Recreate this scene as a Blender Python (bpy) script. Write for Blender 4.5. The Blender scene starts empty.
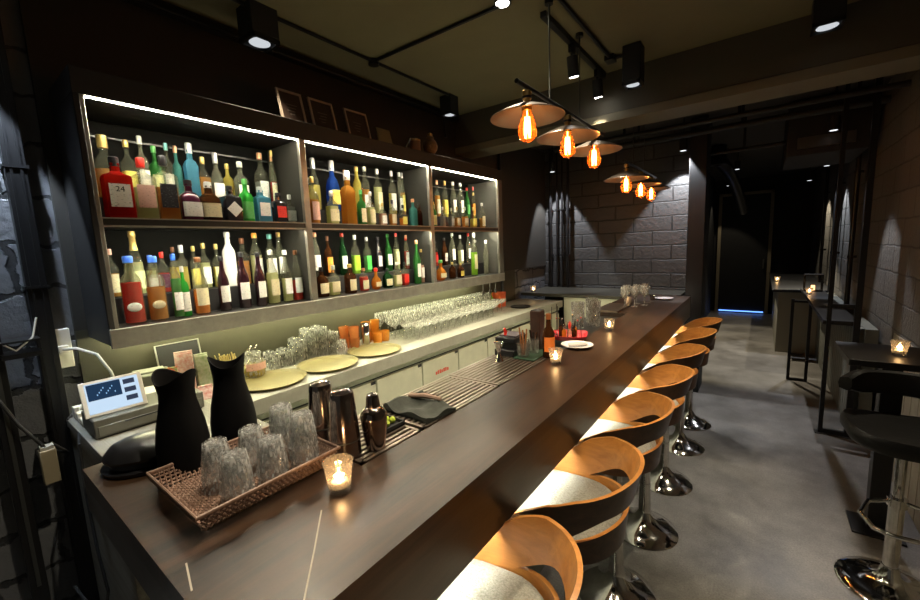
import bpy, bmesh, math, random
from mathutils import Vector, Matrix
random.seed(7)
PI = math.pi
scn = bpy.context.scene
col = scn.collection
H = 1.72                                   # eye height

# ------------------------------------------------------------------ camera
def _dir(px, py):
    return Vector((px - 460, -(py - 300), 400.0)).normalized()      # right, up, forward
_Y = _dir(763, 235); _P = _dir(-237, 275)
_Z = _P.cross(_Y).normalized()
if _Z.y < 0: _Z = -_Z
_X = _Z.cross(_Y).normalized()
if _X.x < 0: _X = -_X
def ray(px, py):
    c = Vector((px - 460, -(py - 300), 400.0))
    return Vector((_X.dot(c), _Y.dot(c), _Z.dot(c)))
def on_x(px, py, x):                        # the point of the plane X = x seen at a pixel
    r = ray(px, py); t = x / r.x
    return Vector((x, r.y * t, r.z * t + H))
cam_d = bpy.data.cameras.new('camera'); cam = bpy.data.objects.new('camera', cam_d); col.objects.link(cam)
# world vectors of the camera's right / up / forward
R_ = Vector((_X.x, _Y.x, _Z.x)); U_ = Vector((_X.y, _Y.y, _Z.y)); F_ = Vector((_X.z, _Y.z, _Z.z))
cam.matrix_world = Matrix(((R_.x, U_.x, -F_.x, 0), (R_.y, U_.y, -F_.y, 0), (R_.z, U_.z, -F_.z, H), (0, 0, 0, 1)))
cam_d.sensor_width = 36; cam_d.lens = 400 / 920 * 36; cam_d.clip_start = .02; cam_d.clip_end = 60
scn.camera = cam

# ------------------------------------------------------------------ materials
MATS = {}
def nt(name):
    m = bpy.data.materials.new(name); m.use_nodes = True
    t = m.node_tree; t.nodes.clear()
    out = t.nodes.new('ShaderNodeOutputMaterial')
    return m, t, out
def N(t, typ, **kw):
    n = t.nodes.new(typ)
    for k, v in kw.items():
        if k in n.inputs: n.inputs[k].default_value = v
        else: setattr(n, k, v)
    return n
def c4(c): return (c[0], c[1], c[2], 1)
def pbr(name, c, rough=.5, metal=0, noise=0, scale=8, c2=None, bump=0, bscale=60, coat=0, stretch=(1, 1, 1), spec=.5, sheen=0):
    if name in MATS: return MATS[name]
    m, t, out = nt(name)
    b = N(t, 'ShaderNodeBsdfPrincipled'); b.inputs['Base Color'].default_value = c4(c)
    b.inputs['Roughness'].default_value = rough; b.inputs['Metallic'].default_value = metal
    b.inputs['Coat Weight'].default_value = coat; b.inputs['Specular IOR Level'].default_value = spec
    b.inputs['Sheen Weight'].default_value = sheen
    t.links.new(b.outputs[0], out.inputs[0])
    tc = N(t, 'ShaderNodeTexCoord'); mp = N(t, 'ShaderNodeMapping'); mp.inputs['Scale'].default_value = stretch
    t.links.new(tc.outputs['Object'], mp.inputs[0])
    if noise:
        n = N(t, 'ShaderNodeTexNoise'); n.inputs['Scale'].default_value = scale; n.inputs['Detail'].default_value = 8
        n.inputs['Roughness'].default_value = .65
        t.links.new(mp.outputs[0], n.inputs['Vector'])
        r = N(t, 'ShaderNodeValToRGB'); r.color_ramp.elements[0].position = .5 - .28 * noise; r.color_ramp.elements[1].position = .5 + .28 * noise
        r.color_ramp.elements[0].color = c4(c2 or [x * .5 for x in c]); r.color_ramp.elements[1].color = c4(c)
        t.links.new(n.outputs['Fac'], r.inputs[0]); t.links.new(r.outputs[0], b.inputs['Base Color'])
    if bump:
        n2 = N(t, 'ShaderNodeTexNoise'); n2.inputs['Scale'].default_value = bscale; n2.inputs['Detail'].default_value = 6
        t.links.new(mp.outputs[0], n2.inputs['Vector'])
        bp = N(t, 'ShaderNodeBump'); bp.inputs['Strength'].default_value = bump; bp.inputs['Distance'].default_value = .01
        t.links.new(n2.outputs['Fac'], bp.inputs['Height']); t.links.new(bp.outputs[0], b.inputs['Normal'])
    MATS[name] = m; return m
def emit(name, c, s):
    if name in MATS: return MATS[name]
    m, t, out = nt(name); e = N(t, 'ShaderNodeEmission'); e.inputs[0].default_value = c4(c); e.inputs[1].default_value = s
    t.links.new(e.outputs[0], out.inputs[0]); MATS[name] = m; return m
def glass(name, tint=(1, 1, 1), body=.05, bodyc=(1, 1, 1), rough=.03, k=1.0, bumpy=0):
    """thin clear glass: transparent with Fresnel gloss and a little cloudiness"""
    if name in MATS: return MATS[name]
    m, t, out = nt(name)
    tr = N(t, 'ShaderNodeBsdfTransparent'); tr.inputs[0].default_value = c4(tint)
    gl = N(t, 'ShaderNodeBsdfGlossy'); gl.inputs['Roughness'].default_value = rough
    df = N(t, 'ShaderNodeBsdfTranslucent'); df.inputs[0].default_value = c4(bodyc)
    d2 = N(t, 'ShaderNodeBsdfDiffuse'); d2.inputs[0].default_value = c4(bodyc)
    md = N(t, 'ShaderNodeMixShader'); t.links.new(df.outputs[0], md.inputs[1]); t.links.new(d2.outputs[0], md.inputs[2])
    lw = N(t, 'ShaderNodeLayerWeight'); lw.inputs['Blend'].default_value = .45
    mul = N(t, 'ShaderNodeMath', operation='MULTIPLY'); mul.inputs[1].default_value = k
    t.links.new(lw.outputs['Facing'], mul.inputs[0])
    p3 = N(t, 'ShaderNodeMath', operation='POWER'); p3.inputs[1].default_value = 2.6; t.links.new(mul.outputs[0], p3.inputs[0])
    pw = N(t, 'ShaderNodeMath', operation='MULTIPLY_ADD'); pw.inputs[1].default_value = .65; pw.inputs[2].default_value = .045
    t.links.new(p3.outputs[0], pw.inputs[0])
    m0 = N(t, 'ShaderNodeMixShader'); m0.inputs[0].default_value = body
    t.links.new(tr.outputs[0], m0.inputs[1]); t.links.new(md.outputs[0], m0.inputs[2])
    m1 = N(t, 'ShaderNodeMixShader'); t.links.new(pw.outputs[0], m1.inputs[0])
    t.links.new(m0.outputs[0], m1.inputs[1]); t.links.new(gl.outputs[0], m1.inputs[2])
    if bumpy:
        tc = N(t, 'ShaderNodeTexCoord'); n2 = N(t, 'ShaderNodeTexVoronoi'); n2.inputs['Scale'].default_value = bumpy
        bp = N(t, 'ShaderNodeBump'); bp.inputs['Strength'].default_value = .6; bp.inputs['Distance'].default_value = .01
        t.links.new(tc.outputs['Object'], n2.inputs['Vector']); t.links.new(n2.outputs['Distance'], bp.inputs['Height'])
        t.links.new(bp.outputs[0], gl.inputs['Normal'])
    t.links.new(m1.outputs[0], out.inputs[0]); MATS[name] = m; return m
def real_glass(name, tint=(1, 1, 1), refr=.6, body=.05, bodyc=(1, 1, 1), ior=1.46, rough=.0, cut=0):
    """refracting glass let down with some straight transmission and a little cloudiness"""
    if name in MATS: return MATS[name]
    m, t, out = nt(name)
    gb = N(t, 'ShaderNodeBsdfGlass'); gb.inputs['Color'].default_value = c4(tint); gb.inputs['Roughness'].default_value = rough; gb.inputs['IOR'].default_value = ior
    tr = N(t, 'ShaderNodeBsdfTransparent'); tr.inputs[0].default_value = c4(tint)
    m0 = N(t, 'ShaderNodeMixShader'); m0.inputs[0].default_value = refr
    t.links.new(tr.outputs[0], m0.inputs[1]); t.links.new(gb.outputs[0], m0.inputs[2])
    df = N(t, 'ShaderNodeBsdfTranslucent'); df.inputs[0].default_value = c4(bodyc)
    d2 = N(t, 'ShaderNodeBsdfDiffuse'); d2.inputs[0].default_value = c4(bodyc)
    md = N(t, 'ShaderNodeMixShader'); t.links.new(df.outputs[0], md.inputs[1]); t.links.new(d2.outputs[0], md.inputs[2])
    m1 = N(t, 'ShaderNodeMixShader'); m1.inputs[0].default_value = body
    if cut:                                  # pressed facets and ridges, their sparkle painted in as pale noise
        tc = N(t, 'ShaderNodeTexCoord'); mp = N(t, 'ShaderNodeMapping'); mp.inputs['Scale'].default_value = (120, 120, 38)
        n = N(t, 'ShaderNodeTexNoise'); n.inputs['Scale'].default_value = 1; n.inputs['Detail'].default_value = 3; n.inputs['Distortion'].default_value = .8
        t.links.new(tc.outputs['Object'], mp.inputs[0]); t.links.new(mp.outputs[0], n.inputs['Vector'])
        r = N(t, 'ShaderNodeMapRange'); r.inputs[1].default_value = .50; r.inputs[2].default_value = .64; r.inputs[3].default_value = body; r.inputs[4].default_value = cut
        t.links.new(n.outputs['Fac'], r.inputs[0]); t.links.new(r.outputs[0], m1.inputs[0])
    t.links.new(m0.outputs[0], m1.inputs[1]); t.links.new(md.outputs[0], m1.inputs[2])
    t.links.new(m1.outputs[0], out.inputs[0]); MATS[name] = m; return m
def wood(name, dark, light, rough=.35, coat=.3, axis='Y', scale=1.0, ring=14, wear=None):
    if name in MATS: return MATS[name]
    m, t, out = nt(name)
    b = N(t, 'ShaderNodeBsdfPrincipled'); b.inputs['Roughness'].default_value = rough; b.inputs['Coat Weight'].default_value = coat
    b.inputs['Coat Roughness'].default_value = .2
    tc = N(t, 'ShaderNodeTexCoord'); mp = N(t, 'ShaderNodeMapping')
    s = {'Y': (ring, 1.1, ring), 'X': (1.1, ring, ring), 'Z': (ring, ring, 1.1)}[axis]
    mp.inputs['Scale'].default_value = [a * scale for a in s]
    t.links.new(tc.outputs['Object'], mp.inputs[0])
    n = N(t, 'ShaderNodeTexNoise'); n.inputs['Scale'].default_value = 1.6; n.inputs['Detail'].default_value = 10; n.inputs['Roughness'].default_value = .7
    n.inputs['Distortion'].default_value = .6
    t.links.new(mp.outputs[0], n.inputs['Vector'])
    r = N(t, 'ShaderNodeValToRGB'); r.color_ramp.elements[0].position = .33; r.color_ramp.elements[1].position = .68
    r.color_ramp.elements[0].color = c4(dark); r.color_ramp.elements[1].color = c4(light)
    t.links.new(n.outputs['Fac'], r.inputs[0])
    src = r.outputs[0]
    if wear:
        n3 = N(t, 'ShaderNodeTexNoise'); n3.inputs['Scale'].default_value = 2.3; n3.inputs['Detail'].default_value = 6
        t.links.new(tc.outputs['Object'], n3.inputs['Vector'])
        r3 = N(t, 'ShaderNodeValToRGB'); r3.color_ramp.elements[0].position = .45; r3.color_ramp.elements[1].position = .75
        mx = N(t, 'ShaderNodeMix', data_type='RGBA'); t.links.new(n3.outputs['Fac'], r3.inputs[0])
        t.links.new(r3.outputs[0], mx.inputs[0]); t.links.new(src, mx.inputs[6]); mx.inputs[7].default_value = c4(wear)
        src = mx.outputs[2]
        rr = N(t, 'ShaderNodeMapRange'); rr.inputs[3].default_value = rough - .1; rr.inputs[4].default_value = rough + .15
        t.links.new(n3.outputs['Fac'], rr.inputs[0]); t.links.new(rr.outputs[0], b.inputs['Roughness'])
    t.links.new(src, b.inputs['Base Color'])
    bp = N(t, 'ShaderNodeBump'); bp.inputs['Strength'].default_value = .15; bp.inputs['Distance'].default_value = .004
    t.links.new(n.outputs['Fac'], bp.inputs['Height']); t.links.new(bp.outputs[0], b.inputs['Normal'])
    t.links.new(b.outputs[0], out.inputs[0]); MATS[name] = m; return m
def blocks(name, c, plane, bw, bh, mortar=.012, bump=1.0, rough=.55, tone=.5, rag=.03):
    """painted masonry: bricks and joints in relief under one coat of paint"""
    m, t, out = nt(name)
    b = N(t, 'ShaderNodeBsdfPrincipled'); b.inputs['Roughness'].default_value = rough
    tc = N(t, 'ShaderNodeTexCoord'); sp = N(t, 'ShaderNodeSeparateXYZ'); cb = N(t, 'ShaderNodeCombineXYZ')
    t.links.new(tc.outputs['Object'], sp.inputs[0])
    t.links.new(sp.outputs['Y' if plane == 'x' else 'X'], cb.inputs[0]); t.links.new(sp.outputs['Z'], cb.inputs[1])
    n = N(t, 'ShaderNodeTexNoise'); n.inputs['Scale'].default_value = 9; n.inputs['Detail'].default_value = 5
    t.links.new(tc.outputs['Object'], n.inputs['Vector'])
    ad = N(t, 'ShaderNodeMixRGB', blend_type='LINEAR_LIGHT'); ad.inputs[0].default_value = rag
    t.links.new(cb.outputs[0], ad.inputs[1]); t.links.new(n.outputs['Color'], ad.inputs[2])
    br = N(t, 'ShaderNodeTexBrick'); br.inputs['Scale'].default_value = 1; br.inputs['Brick Width'].default_value = bw
    br.inputs['Row Height'].default_value = bh; br.inputs['Mortar Size'].default_value = mortar; br.inputs['Mortar Smooth'].default_value = .4
    br.inputs['Color1'].default_value = c4(c); br.inputs['Color2'].default_value = c4([x * 1.18 for x in c]); br.inputs['Mortar'].default_value = c4([x * tone for x in c])
    t.links.new(ad.outputs[0], br.inputs['Vector']); t.links.new(br.outputs['Color'], b.inputs['Base Color'])
    n2 = N(t, 'ShaderNodeTexNoise'); n2.inputs['Scale'].default_value = 26; n2.inputs['Detail'].default_value = 8; n2.inputs['Roughness'].default_value = .6
    t.links.new(tc.outputs['Object'], n2.inputs['Vector'])
    inv = N(t, 'ShaderNodeMath', operation='MULTIPLY_ADD'); inv.inputs[1].default_value = -1.0; inv.inputs[2].default_value = 1
    t.links.new(br.outputs['Fac'], inv.inputs[0])
    ma = N(t, 'ShaderNodeMath', operation='MULTIPLY_ADD'); ma.inputs[1].default_value = .55
    t.links.new(n2.outputs['Fac'], ma.inputs[0]); t.links.new(inv.outputs[0], ma.inputs[2])
    bp = N(t, 'ShaderNodeBump'); bp.inputs['Strength'].default_value = bump; bp.inputs['Distance'].default_value = .015
    t.links.new(ma.outputs[0], bp.inputs['Height']); t.links.new(bp.outputs[0], b.inputs['Normal'])
    t.links.new(b.outputs[0], out.inputs[0]); return m

black_metal = pbr('black_metal', (.012, .012, .013), .38, .3)
black_matte = pbr('black_matte', (.01, .01, .011), .7)
dark_paint = pbr('dark_paint', (.013, .012, .011), .6, noise=.8, scale=5, c2=(.008, .008, .008))
grey_steel = pbr('grey_steel', (.42, .40, .34), .38, .75, noise=.6, scale=14, c2=(.30, .29, .25))
dark_steel = pbr('dark_steel', (.10, .10, .095), .42, .8)
chrome = pbr('chrome', (.78, .77, .75), .09, 1.0, noise=.5, scale=9, c2=(.5, .49, .47))
gunmetal = pbr('gunmetal', (.34, .29, .27), .14, 1.0)
brass = pbr('brass', (.55, .36, .13), .3, 1.0)
bar_wood = wood('bar_wood', (.007, .0035, .0018), (.062, .030, .014), rough=.37, coat=.12, ring=12, wear=(.045, .025, .012))
apron_wood = wood('apron_wood', (.020, .013, .008), (.055, .036, .02), rough=.35, coat=.2, ring=10)
ply = wood('ply', (.42, .16, .035), (.66, .29, .07), rough=.3, coat=.4, axis='X', ring=16)
ply_dark = wood('ply_dark', (.05, .020, .008), (.12, .052, .018), rough=.4, coat=.3, axis='X', ring=16)
grey_laminate = wood('grey_laminate', (.14, .135, .11), (.27, .26, .22), rough=.5, coat=0, axis='X', ring=30)
counter_stone = pbr('counter_stone', (.36, .36, .30), .42, noise=.9, scale=14, c2=(.27, .27, .22), bump=.1)
drawer_face = pbr('drawer_face', (.56, .57, .44), .35, .1, noise=.4, scale=6, c2=(.50, .51, .40))
olive_wall = pbr('olive_wall', (.05, .047, .026), .6, noise=.6, scale=4, c2=(.038, .035, .02))
fabric = pbr('fabric', (.50, .50, .44), .95, noise=1.0, scale=160, c2=(.16, .16, .13), bump=.5, bscale=260, sheen=.2)
leather = pbr('leather', (.005, .005, .005), .42, spec=.35, bump=.15, bscale=60)
tray_mat = pbr('tray_mat', (.24, .205, .078), .5, noise=.4, scale=8, c2=(.20, .17, .06))
wicker = pbr('wicker', (.36, .24, .18), .45, noise=.8, scale=60, c2=(.17, .095, .07))
white_plastic = pbr('white_plastic', (.72, .70, .62), .4)
porcelain = pbr('porcelain', (.75, .72, .70), .2, coat=.3)
led = emit('led', (1.0, .94, .72), 160)
led_under = emit('led_under', (1.0, .96, .58), 42)
led_bar = emit('led_bar', (1.0, .96, .80), 48)
filament = emit('filament', (1.0, .46, .14), 40)
flame = emit('flame', (1.0, .62, .25), 40)
lens_white = emit('lens_white', (1.0, .95, .85), 25)
lens_dim = emit('lens_dim', (.9, .95, 1.0), 1.2)
lens_off = emit('lens_off', (.9, .95, 1.0), .5)
clear = real_glass('clear', (.98, .98, .97), .5, .06, (1, .95, .85))
tumbler_glass = real_glass('tumbler_glass', (.99, .995, .995), .40, .035, cut=.60)
crystal = real_glass('crystal', (.99, .99, .98), .35, .14, (1, 1, .95), cut=.60)
bulb_glass = glass('bulb_glass', (1.0, .66, .36), .10, (1.0, .25, .04), .02, .8)  # the filament's orange halo is put into the glass colour
shade_glass = pbr('shade_enamel', (.12, .10, .085), .32, .5)

# ------------------------------------------------------------------ geometry helpers
class MB:
    def __init__(s): s.bm = bmesh.new()
    def box(s, x0, x1, y0, y1, z0, z1):
        v = [s.bm.verts.new((x, y, z)) for x in (x0, x1) for y in (y0, y1) for z in (z0, z1)]
        for f in ((0, 1, 3, 2), (4, 6, 7, 5), (0, 4, 5, 1), (2, 3, 7, 6), (0, 2, 6, 4), (1, 5, 7, 3)):
            s.bm.faces.new([v[i] for i in f])
        return s
    def hexa(s, p):                         # eight corners: bottom four, top four, both anticlockwise
        v = [s.bm.verts.new(a) for a in p]
        for f in ((3, 2, 1, 0), (4, 5, 6, 7), (0, 1, 5, 4), (1, 2, 6, 5), (2, 3, 7, 6), (3, 0, 4, 7)):
            s.bm.faces.new([v[i] for i in f])
        return s
    def ring_loft(s, rings, cap0=True, cap1=True, closed=True):
        vs = [[s.bm.verts.new(p) for p in r] for r in rings]
        n = len(rings[0])
        for a, b in zip(vs, vs[1:]):
            for i in range(n if closed else n - 1):
                j = (i + 1) % n
                s.bm.faces.new((a[i], a[j], b[j], b[i]))
        if closed and cap0: s.bm.faces.new(list(reversed(vs[0])))
        if closed and cap1: s.bm.faces.new(vs[-1])
        return s
    def lathe(s, prof, seg=20, cx=0, cy=0, z=0, sq=0, rot=0, depth=1.0, cap=True, facet=0):
        """profile of (r, z); sq in 0..1 squares the section; depth flattens it in x"""
        rings = []
        for r, h in prof:
            ring = []
            for i in range(seg):
                a = 2 * PI * i / seg + PI / seg
                c_, s_ = math.cos(a), math.sin(a)
                k = 1.0
                if sq:
                    p = 2 + 10 * sq
                    k = (abs(c_) ** p + abs(s_) ** p) ** (-1 / p)
                rr = r * (1 + (facet if i % 2 else 0))
                x, y = rr * k * c_ * depth, rr * k * s_
                ring.append((cx + x * math.cos(rot) - y * math.sin(rot), cy + x * math.sin(rot) + y * math.cos(rot), z + h))
            rings.append(ring)
        return s.ring_loft(rings, cap, cap)
    def tube(s, pts, r, seg=8, closed=False, flat=1.0):
        pts = [Vector(p) for p in pts]; rings = []
        n = len(pts); up0 = None
        for i, p in enumerate(pts):
            if closed: d = (pts[(i + 1) % n] - pts[i - 1])
            else: d = pts[min(i + 1, n - 1)] - pts[max(i - 1, 0)]
            d = d.normalized() if d.length > 1e-9 else Vector((0, 0, 1))
            if up0 is None: up0 = Vector((0, 0, 1)) if abs(d.z) < .9 else Vector((1, 0, 0))
            a = (up0 - d * up0.dot(d))
            a = a.normalized() if a.length > 1e-6 else d.orthogonal().normalized()
            up0 = a; b = d.cross(a)
            rr = r[i] if isinstance(r, (list, tuple)) else r
            rings.append([p + a * math.cos(2 * PI * k / seg) * rr * flat + b * math.sin(2 * PI * k / seg) * rr for k in range(seg)])
        if closed: rings.append(rings[0]); return s.ring_loft(rings, False, False)
        return s.ring_loft(rings)
    def sphere(s, c, r, sx=1, sy=1, sz=1, seg=16):
        m = Matrix.Translation(c) @ Matrix.Diagonal((sx, sy, sz, 1))
        bmesh.ops.create_uvsphere(s.bm, u_segments=seg, v_segments=seg // 2 + 2, radius=r, matrix=m); return s
    def patch(s, rfun, a0, a1, z0, z1, seg=8, t=.0012, cx=0, cy=0, z=0, sq=0, depth=1.0):
        """curved label band hugging a lathe body; rfun = radius"""
        rings = []
        for i in range(seg + 1):
            a = a0 + (a1 - a0) * i / seg; c_, s_ = math.cos(a), math.sin(a); k = 1.0
            if sq:
                p = 2 + 10 * sq; k = (abs(c_) ** p + abs(s_) ** p) ** (-1 / p)
            r0, r1 = rfun * k + .0004, rfun * k + t + .0004
            rings.append([(cx + r * c_ * depth, cy + r * s_, z + h) for r, h in ((r0, z0), (r1, z0), (r1, z1), (r0, z1))])
        return s.ring_loft(rings)
    def build(s, name, mat, parent=None, bevel=0, smooth=True, loc=None):
        bmesh.ops.recalc_face_normals(s.bm, faces=s.bm.faces)
        me = bpy.data.meshes.new(name); s.bm.to_mesh(me); s.bm.free()
        if smooth:
            for p in me.polygons: p.use_smooth = True
            try: me.set_sharp_from_angle(angle=math.radians(38))
            except Exception: pass
        o = bpy.data.objects.new(name, me); col.objects.link(o)
        me.materials.append(mat)
        if parent: o.parent = parent
        if loc: o.location = loc
        if bevel:
            md = o.modifiers.new('bevel', 'BEVEL'); md.width = bevel; md.segments = 2; md.limit_method = 'ANGLE'
        return o
def tag(o, label=None, cat=None, group=None, kind=None):
    if label: o['label'] = label
    if cat: o['category'] = cat
    if group: o['group'] = group
    if kind: o['kind'] = kind
    return o
def empty(name, loc, label, cat, group=None, rz=0):
    o = bpy.data.objects.new(name, None); o.empty_display_size = .05; col.objects.link(o)
    o.location = loc; o.rotation_euler = (0, 0, rz)
    return tag(o, label, cat, group)
def dup(root, loc, label, group=None, rz=None, scale=None):
    r = root.copy(); col.objects.link(r); r.location = loc; r['label'] = label
    if group: r['group'] = group
    if rz is not None: r.rotation_euler = (0, 0, rz)
    if scale: r.scale = scale
    for ch in list(root.children):
        c = ch.copy(); col.objects.link(c); c.parent = r
        for g in ch.children:
            d = g.copy(); col.objects.link(d); d.parent = c
    return r
def struct(name, mb, mat, **k):
    return tag(mb.build(name, mat, **k), kind='structure')
def light(name, typ, loc, power, c=(1, 1, 1), target=None, size=.03, cone=60, blend=.5, parent=None):
    d = bpy.data.lights.new(name, typ); d.energy = power; d.color = c
    if typ == 'SPOT': d.spot_size = math.radians(cone); d.spot_blend = blend
    if typ in ('SPOT', 'POINT'): d.shadow_soft_size = size
    o = bpy.data.objects.new(name, d); col.objects.link(o); o.location = loc
    if target is not None:
        o.rotation_euler = (Vector(target) - Vector(loc)).to_track_quat('-Z', 'Y').to_euler()
    return o

# ------------------------------------------------------------------ the room
def floor_mat():
    m, t, out = nt('polished_concrete')
    b = N(t, 'ShaderNodeBsdfPrincipled'); t.links.new(b.outputs[0], out.inputs[0])
    tc = N(t, 'ShaderNodeTexCoord')
    n = N(t, 'ShaderNodeTexNoise'); n.inputs['Scale'].default_value = 2.2; n.inputs['Detail'].default_value = 10; n.inputs['Roughness'].default_value = .7
    t.links.new(tc.outputs['Object'], n.inputs['Vector'])
    r = N(t, 'ShaderNodeValToRGB'); r.color_ramp.elements[0].position = .3; r.color_ramp.elements[1].position = .72
    r.color_ramp.elements[0].color = (.075, .068, .058, 1); r.color_ramp.elements[1].color = (.24, .225, .205, 1)
    t.links.new(n.outputs['Fac'], r.inputs[0])
    n2 = N(t, 'ShaderNodeTexNoise'); n2.inputs['Scale'].default_value = 120; n2.inputs['Detail'].default_value = 3
    t.links.new(tc.outputs['Object'], n2.inputs['Vector'])
    mx = N(t, 'ShaderNodeMixRGB', blend_type='OVERLAY'); mx.inputs[0].default_value = .6
    t.links.new(r.outputs[0], mx.inputs[1]); t.links.new(n2.outputs['Fac'], mx.inputs[2]); t.links.new(mx.outputs[0], b.inputs['Base Color'])
    mr = N(t, 'ShaderNodeMapRange'); mr.inputs[3].default_value = .28; mr.inputs[4].default_value = .6
    t.links.new(n.outputs['Fac'], mr.inputs[0]); t.links.new(mr.outputs[0], b.inputs['Roughness'])
    bp = N(t, 'ShaderNodeBump'); bp.inputs['Strength'].default_value = .15; bp.inputs['Distance'].default_value = .004
    t.links.new(n2.outputs['Fac'], bp.inputs['Height']); t.links.new(bp.outputs[0], b.inputs['Normal'])
    return m
CEIL = 2.95
struct('floor', MB().box(-2.6, 1.1, -1.6, 11.4, -.1, 0), floor_mat())
ceil_mat = pbr('ceiling_paint', (.205, .185, .105), .8, noise=.7, scale=2, c2=(.17, .152, .088))
struct('ceiling', MB().box(-2.6, 1.1, -1.6, 3.2, CEIL, CEIL + .1), ceil_mat)
struct('ceiling_far', MB().box(-2.6, 1.1, 3.2, 11.4, CEIL + .02, CEIL + .12), pbr('dark_ceiling', (.04, .037, .03), .8))
struct('trim_ceiling_beam', MB().box(-2.43, .78, 3.2, 3.42, 2.66, CEIL + .02), pbr('beam_paint', (.075, .068, .05), .7), bevel=.006)
struct('trim_beam_lip', MB().box(-2.43, .78, 3.19, 3.47, 2.60, 2.66), pbr('beam_lip', (.15, .135, .09), .6), bevel=.004)
left_brick = blocks('left_brick', (.12, .125, .135), 'x', .42, .20, .012, 1.0, .45, .2, .06)
struct('wall_left', MB().box(-2.6, -2.43, -1.6, 5.2, 0, CEIL + .1), left_brick)
struct('wall_backsplash', MB().box(-2.43, -2.40, .36, 4.3, 1.0, 1.42), olive_wall)
struct('wall_above_cabinet', MB().box(-2.43, -2.402, .36, 5.19, 1.42, CEIL - .02), pbr('upper_wall', (.028, .025, .02), .75))
struct('trim_wall_top', MB().box(-2.42, -2.36, .0, 3.2, CEIL - .05, CEIL), black_matte)
back_block = blocks('back_block', (.05, .049, .049), 'y', .42, .165, .009, 1.0, .55, .45, .010)
struct('wall_back', MB().box(-2.6, -.64, 5.2, 5.35, 0, CEIL + .1), back_block)
right_block = blocks('right_block', (.12, .112, .10), 'x', .40, .20, .008, .9, .6, .6, .012)
struct('wall_right', MB().box(.80, .97, -1.6, 11.4, 0, CEIL + .1), right_block)
struct('wall_passage', MB().box(-1.0, -.9, 5.35, 11.0, 0, CEIL + .1), black_matte)
struct('wall_end', MB().box(-1.0, 1.0, 11.0, 11.15, 0, CEIL + .1), black_matte)
struct('trim_alcove_column', MB().box(-.66, -.50, 5.0, 5.36, 0, CEIL), black_matte, bevel=.004)
# door at the far end: black leaf in a frame, blue glow at its foot and side
door = tag(MB().box(-.76, .10, 10.90, 10.97, .03, 2.6).build('door_1', black_matte, bevel=.004), kind='structure')
MB().box(-.82, -.76, 10.86, 11.0, 0, 2.66).box(.10, .16, 10.86, 11.0, 0, 2.66).box(-.82, .16, 10.86, 11.0, 2.60, 2.66).build('door_frame', pbr('beige_trim', (.30, .25, .17), .6), door)
MB().box(.02, .05, 10.84, 10.90, 1.0, 1.2).build('door_handle', dark_steel, door)
MB().box(-.74, .08, 10.88, 10.90, .03, .05).build('light_gap', emit('blue_glow', (.12, .30, 1.0), 2.2), door)
# lower wall panels on the right
panel_mat = pbr('fluted_panel', (.15, .15, .12), .6, noise=.5, scale=6, c2=(.11, .11, .09))
mb = MB()
for i in range(26): mb.box(.665, .70, 4.52 + i * .115, 4.62 + i * .115, .0, .93)
mb.box(.70, .78, 4.5, 7.55, 0, .93)
struct('wall_right_wainscot', mb, panel_mat, bevel=.004)
mb = MB()
for i in range(14): mb.box(.792, .80, 2.2 + i * .14, 2.33 + i * .14, 0, .98)
struct('wall_right_panel', mb, pbr('panel_board', (.34, .31, .23), .6, noise=.4, scale=5, c2=(.28, .25, .19)), bevel=.003)

# half wall with its counter further down the passage
o = empty('half_wall_cabinet', (.5, 8.6, 0), 'pale boxed half wall with a black counter top along the far right passage', 'half wall')
MB().box(-.28, .27, -1.2, 1.6, 0, .92).build('body', pbr('half_wall', (.30, .285, .22), .6), o, bevel=.004)
MB().box(-.36, .27, -1.5, 1.7, .92, .96).build('counter_top', black_metal, o, bevel=.003)
o = empty('wall_counter', (.58, 5.6, 0), 'black counter shelf carried on a square tube frame beside the fluted panel', 'counter')
MB().box(-.14, .08, -1.12, 1.45, .955, .99).build('counter_top', pbr('counter_black', (.016, .015, .014), .4, spec=.35), o, bevel=.003)
for y in (.40, ):
    f = MB().box(-.28, -.25, y - .015, y + .015, 0, .97).build('leg', black_metal, o, bevel=.002)
    MB().box(-.12, -.09, y - .015, y + .015, 0, .955).build('leg', black_metal, o, bevel=.002)
    MB().box(-.25, -.12, y - .012, y + .012, .0, .03).build('foot_rail', black_metal, o)
    MB().box(-.28, -.09, y - .012, y + .012, .93, .955).build('top_rail', black_metal, o)
# full height post pair
o = empty('post_frame', (.56, 4.48, 0), 'pair of full height black square posts joined by rails beside the wall counter', 'post frame')
MB().box(-.10, -.07, -.018, .018, 0, CEIL).build('post', black_metal, o, bevel=.002)
MB().box(.065, .105, -.02, .02, 0, CEIL).build('post', black_metal, o, bevel=.002)
MB().box(-.07, .065, -.015, .015, .01, .04).build('foot_rail', black_metal, o)
MB().box(-.07, .065, -.015, .015, 1.10, 1.13).build('rail', black_metal, o)
MB().box(-.12, .125, -.04, .04, 0, .008).build('foot_plate', dark_steel, o)
for k, (x, y, r, w) in enumerate(((.735, 5.75, .022, 'front'), (.735, 6.9, .022, 'middle'), (.735, 7.1, .022, 'middle pair'), (.735, 8.3, .02, 'far'))):
    o = empty('wall_pipe', (x, y, 0), ['glossy black vertical pipe in the bright light patch on the right block wall',
        'black vertical pipe on the right wall behind the post pair', 'second black vertical pipe right behind the middle one on the right wall',
        'thin black vertical pipe deepest along the right wall'][k], 'pipe')
    MB().tube([(0, 0, 0.0), (0, 0, CEIL)], r, 12).build('pipe', black_metal, o)
    for z in (.6, 1.45, 2.3): MB().box(-.026, .045, -.012, .012, z, z + .025).build('clamp', black_metal, o)

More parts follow.
